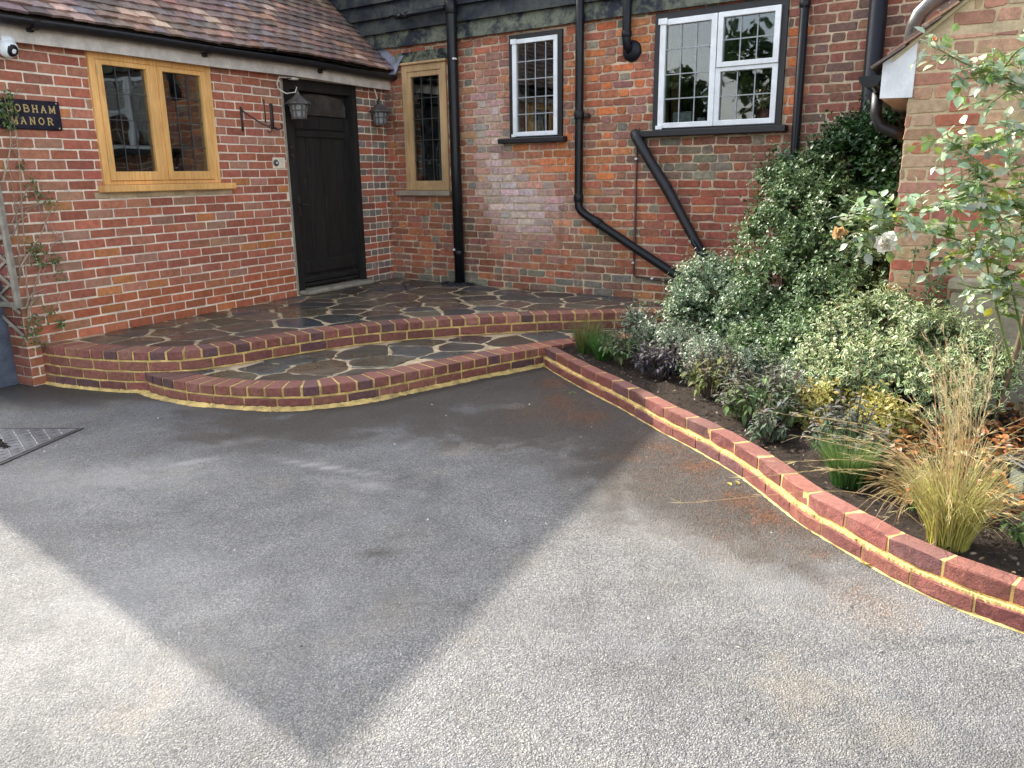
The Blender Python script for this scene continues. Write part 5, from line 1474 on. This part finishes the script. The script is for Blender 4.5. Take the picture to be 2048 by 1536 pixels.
# ---- rose
RS = (2.55, 4.0, .12)
rose = thing('rose_bush', 'tall arching rose with pale green leaves in front of the outbuilding', 'rose', FW, RS)
canes = [[(2.50, 3.98, .12), (2.54, 3.99, .35), (2.59, 4.0, .59), (2.61, 4.0, .8), (2.64, 3.98, 1.0), (2.7, 3.9, 1.5), (2.72, 3.9, 2.2)],
         [(2.57, 3.97, .48), (2.44, 3.94, .76), (2.36, 3.95, .99), (2.3, 3.93, 1.11), (2.12, 3.89, 1.17), (1.88, 3.91, 1.23), (1.72, 3.9, 1.21), (1.58, 3.95, 1.20)],
         [(2.6, 3.96, .6), (2.49, 3.92, .86), (2.41, 3.91, 1.05), (2.36, 3.91, 1.23), (2.21, 3.9, 1.36), (2.05, 3.91, 1.42)],
         [(2.66, 3.8, 1.2), (2.41, 3.77, 1.3), (2.15, 3.79, 1.35), (1.95, 3.82, 1.3), (1.76, 3.88, 1.3), (1.63, 3.92, 1.26)],
         [(2.68, 3.83, 1.4), (2.41, 3.83, 1.5), (2.25, 3.82, 1.47), (2.12, 3.9, 1.58), (2.0, 3.97, 1.64)],
         [(2.7, 3.9, 1.7), (2.41, 3.91, 1.82), (2.25, 3.93, 1.91), (2.14, 4.0, 1.97), (2.05, 4.07, 2.04), (2.01, 4.13, 2.07)],
         [(2.72, 3.9, 2.0), (2.38, 3.92, 2.03), (2.28, 3.94, 1.93), (2.17, 3.98, 1.9), (2.1, 4.04, 1.92)],
         [(2.7, 3.88, 1.6), (2.41, 3.87, 1.68), (2.25, 3.85, 1.61), (2.14, 3.9, 1.6)],
         [(2.66, 3.8, .95), (2.43, 3.73, 1.12), (2.27, 3.75, 1.19), (2.13, 3.77, 1.08), (2.04, 3.81, 1.05)],
         [(2.45, 3.93, .95), (2.28, 3.86, .93), (2.15, 3.84, .96)],
         [(2.7, 3.85, 1.1), (2.5, 3.75, 1.2), (2.35, 3.72, 1.28), (2.2, 3.74, 1.26)], [(2.72, 3.85, 1.45), (2.5, 3.78, 1.58), (2.36, 3.78, 1.66)], [(2.72, 3.85, 1.75), (2.5, 3.8, 1.88), (2.33, 3.85, 1.86), (2.22, 3.88, 1.78)], [(2.7, 3.85, 1.3), (2.52, 3.8, 1.42), (2.3, 3.8, 1.40), (2.12, 3.84, 1.44)]]
c = MB(RS)
pos, axs, nns, szs, cls = [], [], [], [], []
for ci, cn_ in enumerate(canes):
    P, Lc = spline(cn_, 40)
    r0 = .016 if ci == 0 else .0075
    col = (.12, .085, .05) if ci == 0 else (.13, .17, .05)
    c.tube(P, np.linspace(r0, r0 * .3, 40), 7, 0, col)
    if ci == 0:
        nl = 10; lo = .55
    else:
        nl = int(Lc / .023); lo = .22 if ci in (1, 2) else .05
    for i in range(nl):
        f = lo + (1 - lo) * (i + rng.random()) / nl; p = np.array([np.interp(f, np.linspace(0, 1, 40), P[:, q]) for q in range(3)])
        dr = unit(rng.normal(0, 1, 3) * (1, .8, .7) + np.array((-.15, -.15, .25))); Lr = .09 + .05 * rng.random()
        dr2 = unit(dr + np.array((0, 0, -.35)))
        up_ = unit(np.array((0, -.15, 1.0)) + rng.normal(0, .45, 3)); sd_ = unit(np.cross(dr, up_))
        Q, _ = spline([p, p + dr * Lr * .5, p + dr * Lr * .5 + dr2 * Lr * .5], 5)
        c.tube(Q, .0018, 4, 0, (.16, .22, .06), False)
        new = rng.random()
        base = np.array((.34, .42, .27)) if new < .72 else (np.array((.17, .25, .055)) if new < .93 else np.array((.34, .36, .05)))
        for k, (ff, sgn) in enumerate(((1.0, 0), (.72, 1), (.72, -1), (.40, 1), (.40, -1))):
            pp = Q[int(ff * 4)] if ff < 1 else Q[4]
            ad = unit(dr2 + sd_ * sgn * 1.5 + rng.normal(0, .15, 3)) if sgn else dr2
            pos.append(pp); axs.append(ad); nns.append(unit(up_ + rng.normal(0, .3, 3))); szs.append((.054 if k == 0 else .046) * (.75 + .5 * rng.random())); cls.append(base)
c.build('canes', M_stem, rose, True)
c = MB(RS); pos = np.array(pos); cl = jit_cols(len(pos), np.array(cls), .16)
scatter(c, T_rose, pos, np.array(axs), np.array(nns), np.array(szs), cl, cl)
c.build('foliage', leaf_mat('rose_leaf', .36, .30, .15, .9), rose, True)
def bloom(parent, ctr, R, col, npet=46):
    c = MB(RS); pp, aa, n_, ss_ = [], [], [], []
    for i in range(npet):
        d = unit(rng.normal(0, 1, 3) + np.array((-.3, -.6, .3))); f = rng.random() ** .5
        pp.append(np.array(ctr) + d * R * .25 * f); t_ = unit(np.cross(d, rng.normal(0, 1, 3))); aa.append(unit(d * (.4 + .8 * (1 - f)) + t_ * .9)); n_.append(d); ss_.append(R * (.7 + .3 * rng.random()))
    cl = jit_cols(npet, col, .05, .02)
    scatter(c, leaf_template(1.0, 0, -.3, -.5, .1), np.array(pp), np.array(aa), np.array(n_), np.array(ss_), cl, cl); c.build('flower', M_petal, parent, True)
bloom(rose, (1.77, 3.80, 1.16), .055, (.82, .80, .70)); bloom(rose, (1.60, 3.93, 1.20), .038, (.60, .42, .20), 24); bloom(rose, (2.02, 4.08, 2.08), .02, (.65, .20, .05), 14)

# ---- ivy on the outbuilding
IV = (2.45, 4.66, .3)
iv = thing('ivy', 'thin ivy strands climbing the outbuilding wall beside the cement plinth', 'ivy', FW, IV)
c = MB(IV); s_ = MB(IV); pos, axs, nns, szs = [], [], [], []
for (x0_, dx, zt, n) in ((.10, .03, 1.05, 40), (.17, .05, 1.12, 70), (.25, .06, 1.02, 85), (.20, .12, 1.0, 60), (.29, .03, .75, 80), (.06, -.03, .8, 25)):
    P, _ = spline([(x0_, -.03, .25), (x0_ + dx * .4 + rng.normal(0, .02), -.035, .25 + (zt - .25) * .5), (x0_ + dx, -.03, zt)], 30)
    s_.tube([FR.w(p) for p in P], .0035, 5, 0, (.12, .13, .05), False)
    for i in range(n):
        p = P[rng.integers(0, 30)]; pos.append(FR.w((p[0] + rng.normal(0, .012), -.03 - .03 * rng.random(), p[2] + rng.normal(0, .01)))); axs.append(FR.x * rng.normal(0, 1) + np.array((0, 0, -.3 + rng.normal(0, .5)))); nns.append(nR + rng.normal(0, .35, 3)); szs.append(.026 * (.7 + .6 * rng.random()))
cl = jit_cols(len(pos), (.055, .095, .035), .25); cb = jit_cols(len(pos), (.20, .26, .13), .2)
scatter(c, T_euo, np.array(pos), np.array(axs), np.array(nns), np.array(szs), cl, cb); c.build('foliage', M_leaf, iv, True); s_.build('stems', M_stem, iv)

# ---- climber on the left corner
CL = (3.4, -.05, .3)
cl_ = thing('climber', 'straggly bare climber with few green leaves on the wing corner', 'climber', FL, CL)
c = MB(CL); s_ = MB(CL); pos, axs, nns, szs = [], [], [], []
strands = [[(3.31, .4), (3.36, .9), (3.40, 1.35), (3.44, 1.8), (3.42, 2.15)], [(3.31, .5), (3.45, .85), (3.60, 1.05), (3.70, 1.0)], [(3.32, .9), (3.50, 1.1), (3.62, 1.3), (3.78, 1.42)], [(3.31, 1.2), (3.48, 1.45), (3.55, 1.2), (3.72, .95)],
           [(3.30, 1.5), (3.40, 1.75), (3.42, 2.0), (3.38, 2.12)], [(3.32, .45), (3.33, .36), (3.40, .32), (3.50, .38)], [(3.31, .6), (3.38, .7), (3.47, .68)], [(3.30, 1.1), (3.42, 1.28), (3.60, 1.33)], [(3.31, .8), (3.34, 1.2), (3.37, 1.6)], [(3.30, .45), (3.36, .55), (3.42, .50), (3.54, .56)]]
for st_ in strands:
    P, Lc = spline([(x, -.03 - .03 * rng.random(), z) for x, z in st_], 30); s_.tube(P, np.linspace(.006, .002, 30), 5, 0, jcol((.28, .23, .16), .15), False)
    for q in range(5):
        p = P[rng.integers(3, 29)]; e = p + np.array((rng.normal(.05, .06), -.02, rng.normal(0, .07))); s_.tube([p, e], .0018, 4, 0, jcol((.32, .25, .18), .2), False)
def tuft(x, z, n, r, lo=.02):
    for i in range(n):
        pos.append((x + rng.normal(0, r), -.03 - .05 * rng.random(), z + rng.normal(0, r))); axs.append(rng.normal(0, 1, 3) * (1, .5, .8)); nns.append(np.array((0, -1, .5)) + rng.normal(0, .5, 3)); szs.append(lo * (.7 + .7 * rng.random()))
for a_ in ((3.43, 2.06, 40, .025), (3.41, 1.99, 40, .03), (3.46, 1.97, 20, .02), (3.37, 1.93, 35, .025), (3.40, 1.88, 35, .025), (3.45, 1.60, 22, .02), (3.50, 1.50, 14, .02), (3.52, 1.4, 26, .035), (3.60, 1.36, 26, .04), (3.44, 1.02, 50, .035), (3.46, .92, 50, .035), (3.57, .92, 40, .03), (3.60, .82, 24, .03), (3.34, .47, 50, .04), (3.32, .38, 45, .035), (3.36, .30, 20, .02), (3.54, .44, 40, .02), (3.48, .55, 24, .025)): tuft(*a_)
pos = np.array(pos); cl = jit_cols(len(pos), (.10, .155, .04), .25)
scatter(c, T_plain, pos, np.array(axs), np.array(nns), np.array(szs), cl, cl); c.build('foliage', M_leaf, cl_, True); s_.build('stems', M_stem, cl_)

# ---- sages, lavender, grass
def sage(name, label, x, y, R, h, n, purple, green=(.13, .19, .07), group=None, size=.062):
    loc = (x, y, .12); t = thing(name, label, 'sage' if name == 'purple_sage' else 'plant', FW, loc, group); c = MB(loc); s_ = MB(loc); pos, axs, nns, szs, cols = [], [], [], [], []
    for i in range(n):
        a = rng.random() * 6.28; rr = R * math.sqrt(rng.random()); top = np.array((x + rr * math.cos(a), y + rr * math.sin(a), .12 + h * (.55 + .5 * rng.random()) * (1 - .4 * (rr / R) ** 2)))
        P, _ = spline([(x + .2 * rr * math.cos(a), y + .2 * rr * math.sin(a), .10), (x + .7 * rr * math.cos(a), y + .7 * rr * math.sin(a), .12 + (top[2] - .12) * .6), top], 6)
        s_.tube(P, .0028, 4, 0, jcol((.12, .09, .07), .2), False)
        m = rng.integers(7, 12)
        for k in range(m):
            f = k / m; aa = rng.random() * 6.28; dn = -.9 + 1.3 * f
            p = P[5] * f + P[3] * (1 - f); pos.append(p); axs.append((math.cos(aa), math.sin(aa), dn + rng.normal(0, .2))); nns.append((math.cos(aa) * .6, math.sin(aa) * .6, 1.0)); szs.append(size * (.6 + .6 * rng.random()) * (1 - .35 * f))
            mixf = np.clip((f - .35) * 1.6 + rng.normal(0, .2), 0, 1) * purple
            cols.append(np.array(green) * (1 - mixf) + np.array((.165, .145, .15)) * mixf)
    cl = jit_cols(len(pos), np.array(cols), .2); scatter(c, T_sage, np.array(pos), np.array(axs), np.array(nns), np.array(szs), cl, cl); c.build('foliage', leaf_mat('sage_leaf', .7, .25, .2, .2), t, True); s_.build('stems', M_stem, t)
    return t
G = 'sage plants along the kerb'
sage('purple_sage', 'drooping green sage behind the kerb next to the fine green tuft', .85, 5.80, 0.21, 0.31, 54, .5, group=G)
sage('purple_sage', 'limp dark purple sage, second from the terrace along the kerb', 1.02, 5.42, 0.20, 0.28, 54, 1.0, (.06, .05, .06), group=G)
sage('purple_sage', 'pinkish topped sage with yellow green hanging leaves mid kerb', 1.25, 4.86, 0.21, 0.35, 58, .95, (.17, .19, .06), group=G)
sage('purple_sage', 'largest purple grey sage leaning over the kerb', 1.42, 4.28, 0.29, 0.37, 92, .9, group=G, size=.07)
sage('purple_sage', 'small dark sage sprig overhanging the kerb top', 1.33, 3.98, 0.11, 0.20, 18, .8, (.09, .13, .07), group=G)
sage('purple_sage', 'grey sage standing behind the fine green lavender', 1.60, 3.60, 0.21, 0.37, 50, .9, (.09, .13, .07), group=G)
def fine(name, label, cat, x, y, R, h, n, c0, c1, lean=.35, w=.0022, group=None, droop=.1, hmin=.5):
    loc = (x, y, .11); t = MB(loc); 
    a = rng.random(n) * 6.28; rr = R * np.sqrt(rng.random(n)) * .35; L_ = h * (hmin + (1 - hmin) * rng.random(n))
    base = np.column_stack([x + rr * np.cos(a), y + rr * np.sin(a), np.full(n, .11)]); a2 = a + rng.normal(0, .5, n)
    ln = lean * (.25 + rng.random(n))
    K = 7; f = np.linspace(0, 1, K)
    hd = np.column_stack([np.cos(a2), np.sin(a2)])
    P = np.zeros((n, K, 3))
    out = (f[None, :] ** 1.5) * (ln * L_)[:, None]
    P[..., 0] = base[:, 0:1] + hd[:, 0:1] * out; P[..., 1] = base[:, 1:2] + hd[:, 1:2] * out
    P[..., 2] = base[:, 2:3] + L_[:, None] * f[None, :] - (droop * ln * L_)[:, None] * f[None, :] ** 3 * 2
    sd_ = np.column_stack([-np.sin(rng.random(n) * 6.28), np.cos(rng.random(n) * 6.28), np.zeros(n)])
    ww = w * (1 - .8 * f ** 1.5)
    V = np.stack([P - sd_[:, None, :] * ww[None, :, None], P + sd_[:, None, :] * ww[None, :, None]], axis=2).reshape(n, -1, 3)
    idx = np.array([(2 * i, 2 * i + 1, 2 * i + 3, 2 * i + 2) for i in range(K - 1)])
    fc = (idx[None] + (np.arange(n) * 2 * K)[:, None, None]).reshape(-1, 4)
    cc = np.array(c0)[None, None] * (1 - f)[None, :, None] + np.array(c1)[None, None] * f[None, :, None]
    cc = np.repeat(cc * (1 + rng.normal(0, .2, (n, 1, 1))), 2, axis=1).reshape(-1, 3)
    t.bulk(V.reshape(-1, 3), fc, np.clip(cc, .005, .9)); return t, P
def fineplant(name, label, cat, *a, **k):
    g_ = k.pop('group', None)
    t, P = fine(name, label, cat, *a, **k)
    return solo(t, name, M_blade, FW, label, cat, g_, True)
fineplant('lavender', 'fine green tuft with tan seed heads nearest the terrace step corner', 'lavender', .60, 6.22, .20, .30, 520, (.05, .11, .02), (.22, .20, .07), lean=.45)
fineplant('lavender', 'bright green feathery tuft beside the step corner and kerb', 'lavender', .70, 5.98, .17, .24, 620, (.035, .12, .015), (.10, .22, .05), lean=.5)
fineplant('lavender', 'green feathery lavender behind the kerb near the tall grass', 'lavender', 1.52, 3.40, .20, .26, 760, (.04, .12, .02), (.16, .24, .07), lean=.5)
fineplant('dry_plant', 'dry brown drooping plant between lavender and tall grass', 'plant', 1.72, 3.16, .22, .24, 420, (.10, .10, .03), (.36, .24, .11), lean=.9, droop=.5, w=.003)
sage('leafy_weed', 'low green leafy weed under the dry brown plant', 1.72, 3.02, .12, .10, 14, 0.0, (.05, .11, .03), size=.05)
sage('leafy_weed', 'low green leafy weed to the right of the tall grass', 2.0, 2.75, .16, .12, 16, 0.0, (.07, .12, .035), size=.05)
# tall feathery grass
GO = (1.65, 2.78, .11)
gr = thing('feather_grass', 'tall straw coloured feather grass clump arching over the kerb', 'ornamental grass', FW, GO)
t1, _ = fine('', '', '', 1.65, 2.78, .20, .52, 620, (.40, .37, .08), (.46, .42, .17), lean=.58, w=.0018, droop=.34)
t1.off = np.array(GO); t1.build('blades', M_blade, gr, True)
t2 = MB(GO); pos, axs, nns, szs = [], [], [], []
M_straw = leaf_mat('straw', .5, .35)
stalks = [(-.02 + rng.normal(0, .11), .10 + rng.normal(0, .09), .50 + .28 * rng.random()) for i in range(44)] + [(rng.normal(-.05, .36), rng.normal(-.02, .25), .22 + .28 * rng.random()) for i in range(64)] + \
         [(-.55, .35, .42), (-.50, .2, .36), (-.42, .30, .40), (-.30, .1, .50), (-.48, .02, .30), (.45, .12, .35), (.5, -.1, .3)]
for (dx, dy, hz) in stalks:
    b0 = np.array(GO) + np.array((rng.normal(0, .03), rng.normal(0, .03), 0)); e = b0 + np.array((dx, dy, hz)); mdl = b0 + np.array((dx * .34 + rng.normal(0, .015), dy * .34, hz * (.66 + .25 * min(1, math.hypot(dx, dy) * 2))))
    P, _ = spline([b0, mdl, e], 12); t2.tube(P, np.linspace(.0017, .0006, 12), 4, 0, jcol((.46, .37, .17), .15), False)
    for k in range(16):
        p = P[rng.integers(7, 12)]; dd = unit(P[11] - P[8]); pos.append(p); axs.append(dd + rng.normal(0, .22, 3)); nns.append(rng.normal(0, 1, 3)); szs.append(.03 + .03 * rng.random())
t2.build('stalks', M_straw, gr, True)
c = MB(GO); cl = jit_cols(len(pos), (.52, .42, .24), .15); scatter(c, leaf_template(.035, 0, .1, .1, .5), np.array(pos), np.array(axs), np.array(nns), np.array(szs), cl, cl); c.build('seed_heads', M_straw, gr, True)
# brown fallen leaves & low ferny litter at the right edge
b = MB((2.4, 3.4, .15)); n = 2600
px_ = np.column_stack([rng.uniform(1.6, 2.9, n), rng.uniform(2.9, 4.1, n), rng.uniform(.16, .22, n)]); px_[:, 2] += .12 * np.clip((px_[:, 0] - 1.9), 0, 1) * rng.random(n)
ks = (px_[:, 0] > 1.45 + .25 * rng.random(n) + np.clip(3.2 - px_[:, 1], 0, 1) * .6); px_ = px_[ks]; n = len(px_)
cc = np.where(rng.random((n, 1)) < .6, np.array([[.30, .115, .035]]), np.array([[.20, .13, .05]])); cl = jit_cols(n, cc, .3)
scatter(b, T_plain, px_, rng.normal(0, 1, (n, 3)) * (1, 1, .4), np.array((0, 0, 1)) + rng.normal(0, .5, (n, 3)), .02 + .03 * rng.random(n), cl, cl)
solo(b, 'fallen_leaves', M_leaf, FW, 'rusty brown fallen leaves under the rose', 'leaves', kind='stuff', smooth=True)
b = MB((1.3, 4.5, .12)); n = 900
f = rng.random(n); kp = np.array([np.interp(f, np.linspace(0, 1, 60), inn[:, q]) for q in range(2)]).T; nn_ = np.array([np.interp(f, np.linspace(0, 1, 60), K1N[:, q]) for q in range(2)]).T
kp = kp - nn_ * (.04 + .5 * rng.random((n, 1))); pz = np.column_stack([kp, .13 + .02 * rng.random(n)])
cl = jit_cols(n, np.where(rng.random((n, 1)) < .5, np.array([[.06, .04, .028]]), np.array([[.13, .09, .055]])), .3)
scatter(b, T_plain, pz, rng.normal(0, 1, (n, 3)) * (1, 1, .3), np.array((0, 0, 1)) + rng.normal(0, .4, (n, 3)), .010 + .016 * rng.random(n), cl, cl)
solo(b, 'bark_litter', M_leaf, FW, 'brown crumbs of bark and leaf on the soil behind the kerb', 'litter', kind='stuff')
# small flecks on the tarmac
b = MB((0, 4, 0)); n = 150
px_ = np.column_stack([rng.uniform(-3.4, 1.2, n), rng.uniform(1.6, 5.4, n), np.full(n, .004)])
cl = jit_cols(n, np.where(rng.random((n, 1)) < .45, np.array([[.55, .52, .45]]), np.array([[.04, .035, .03]])), .2)
scatter(b, T_plain, px_, rng.normal(0, 1, (n, 3)) * (1, 1, .1), np.array((0, 0, 1)) + rng.normal(0, .3, (n, 3)), .006 + .010 * rng.random(n), cl, cl)
for (x, y, col) in ((1.09, 3.72, (.32, .28, .08)), (1.36, 2.84, (.36, .26, .06)), (.42, 5.45, (.12, .20, .04))):
    cl = jit_cols(3, col, .1); scatter(b, T_plain, np.array([(x, y, .006)] * 3) + rng.normal(0, .012, (3, 3)) * (1, 1, .1), rng.normal(0, 1, (3, 3)) * (1, 1, .1), np.tile((0, .1, 1.0), (3, 1)), np.full(3, .04), cl, cl)
solo(b, 'petal_litter', M_leaf, FW, 'tiny pale and dark flecks scattered on the tarmac', 'litter', kind='stuff')
b = MB((.8, 4.2, .003)); n = 4200
ctr = np.array([(.98, 3.95), (1.07, 3.5), (1.14, 3.28), (.84, 4.25), (.33, 5.2), (.30, 5.7), (.45, 4.85), (.6, 4.1), (.1, 5.0)]); sprd = np.array([.13, .10, .09, .16, .16, .12, .18, .2, .3])
k = rng.choice(9, n, p=np.array([5, 4, 3, 3, 2, 2, 2, 2, 2]) / 25)
px_ = np.column_stack([ctr[k] + rng.normal(0, 1, (n, 2)) * sprd[k][:, None], np.full(n, .004) + .004 * rng.random(n)])
dk = np.min(np.hypot(px_[:, None, 0] - K1s[:, 0], px_[:, None, 1] - K1s[:, 1]), axis=1); px_ = px_[dk > .05]
px_ = px_[((px_[:, 0] < np.interp(-px_[:, 1], -K1s[:, 1], K1s[:, 0])) & (px_[:, 1] < 6.0))]; n = len(px_)
cl = jit_cols(n, np.where(rng.random((n, 1)) < .6, np.array([[.27, .095, .03]]), np.array([[.10, .05, .026]])), .3)
scatter(b, leaf_template(.10, 0, .1, .2, .5), px_, rng.normal(0, 1, (n, 3)) * (1, 1, .12), np.array((0, 0, 1)) + rng.normal(0, .3, (n, 3)), .008 + .018 * rng.random(n), cl, cl)
solo(b, 'brown_needles', M_leaf, FW, 'rusty brown needle litter washed onto the tarmac by the kerb', 'litter', kind='stuff')
# solar lantern at the right edge
LN = (2.16, 3.12, .13)
sl_ = thing('garden_lantern', 'black framed garden lantern at the right edge behind the grass', 'lantern', FW, LN)
c = MB(LN); c.box(2.08, 2.24, 3.04, 3.20, .29, .315, bev=.006); c.box(2.09, 2.23, 3.05, 3.19, .315, .325, bev=.006); c.build('cap', M_blackgloss, sl_)
c = MB(LN)
for sx_ in (2.095, 2.215):
    for sy_ in (3.055, 3.175): c.box(sx_, sx_ + .012, sy_, sy_ + .012, .13, .29)
c.box(2.09, 2.235, 3.05, 3.195, .115, .135, bev=.004); c.build('frame', M_blackgloss, sl_)
c = MB(LN); c.box(2.103, 2.22, 3.063, 3.18, .136, .289); c.build('glass', simple('frosted_glass', (.12, .14, .12), .25, .2, 12, .05), sl_)

# ------------------------------------------------------------------ trees behind the camera (they show in the window glass)
def tree(x, y, h, R, label, seed):
    loc = (x, y, 0); t = thing('tree', label, 'tree', FW, loc, 'trees across the yard')
    c = MB(loc); c.tube([(x, y, 0), (x + .1, y, h * .3), (x, y + .1, h * .6), (x, y, h * .8)], [.22, .17, .12, .05], 9, 0, (.09, .07, .05))
    for i in range(7):
        a = i * .9 + seed; c.tube([(x, y, h * .35 + i * h * .06), (x + R * .4 * math.cos(a), y + R * .4 * math.sin(a), h * .5 + i * h * .06), (x + R * .7 * math.cos(a), y + R * .7 * math.sin(a), h * .58 + i * h * .06)], [.08, .05, .02], 6, 0, (.09, .07, .05))
    c.build('trunk', M_stem, t, True)
    c = MB(loc); n = 5200; bl = np.array([(x + rng.normal(0, R * .45), y + rng.normal(0, R * .45), h * (.45 + .45 * rng.random()), R * (.3 + .25 * rng.random())) for i in range(16)])
    k = rng.integers(0, 16, n); d = unit(rng.normal(0, 1, (n, 3))); p = bl[k, :3] + d * (bl[k, 3] * (.5 + .5 * rng.random(n)))[:, None]
    cl = jit_cols(n, (.05, .10, .025), .3); scatter(c, T_plain, p, rng.normal(0, 1, (n, 3)), np.array((0, 0, .6)) + rng.normal(0, 1, (n, 3)), .24 + .14 * rng.random(n), cl, cl); c.build('crown', M_leaf, t, True)
tree(-16, -1.8, 4.4, 1.9, 'low round tree across the yard, lower half of the mirror image in the wide window', 1)
tree(-15.0, -7.0, 6.4, 2.4, 'tall leafy tree across the yard, mirrored in the right half of the wide window', 2)
tree(-18, 2.6, 7.5, 3.0, 'leafy tree across the yard, mirrored in the narrow white window', 3)
tree(-18, 7.4, 7.0, 2.8, 'leafy tree across the yard, mirrored in the narrow oak window', 4)
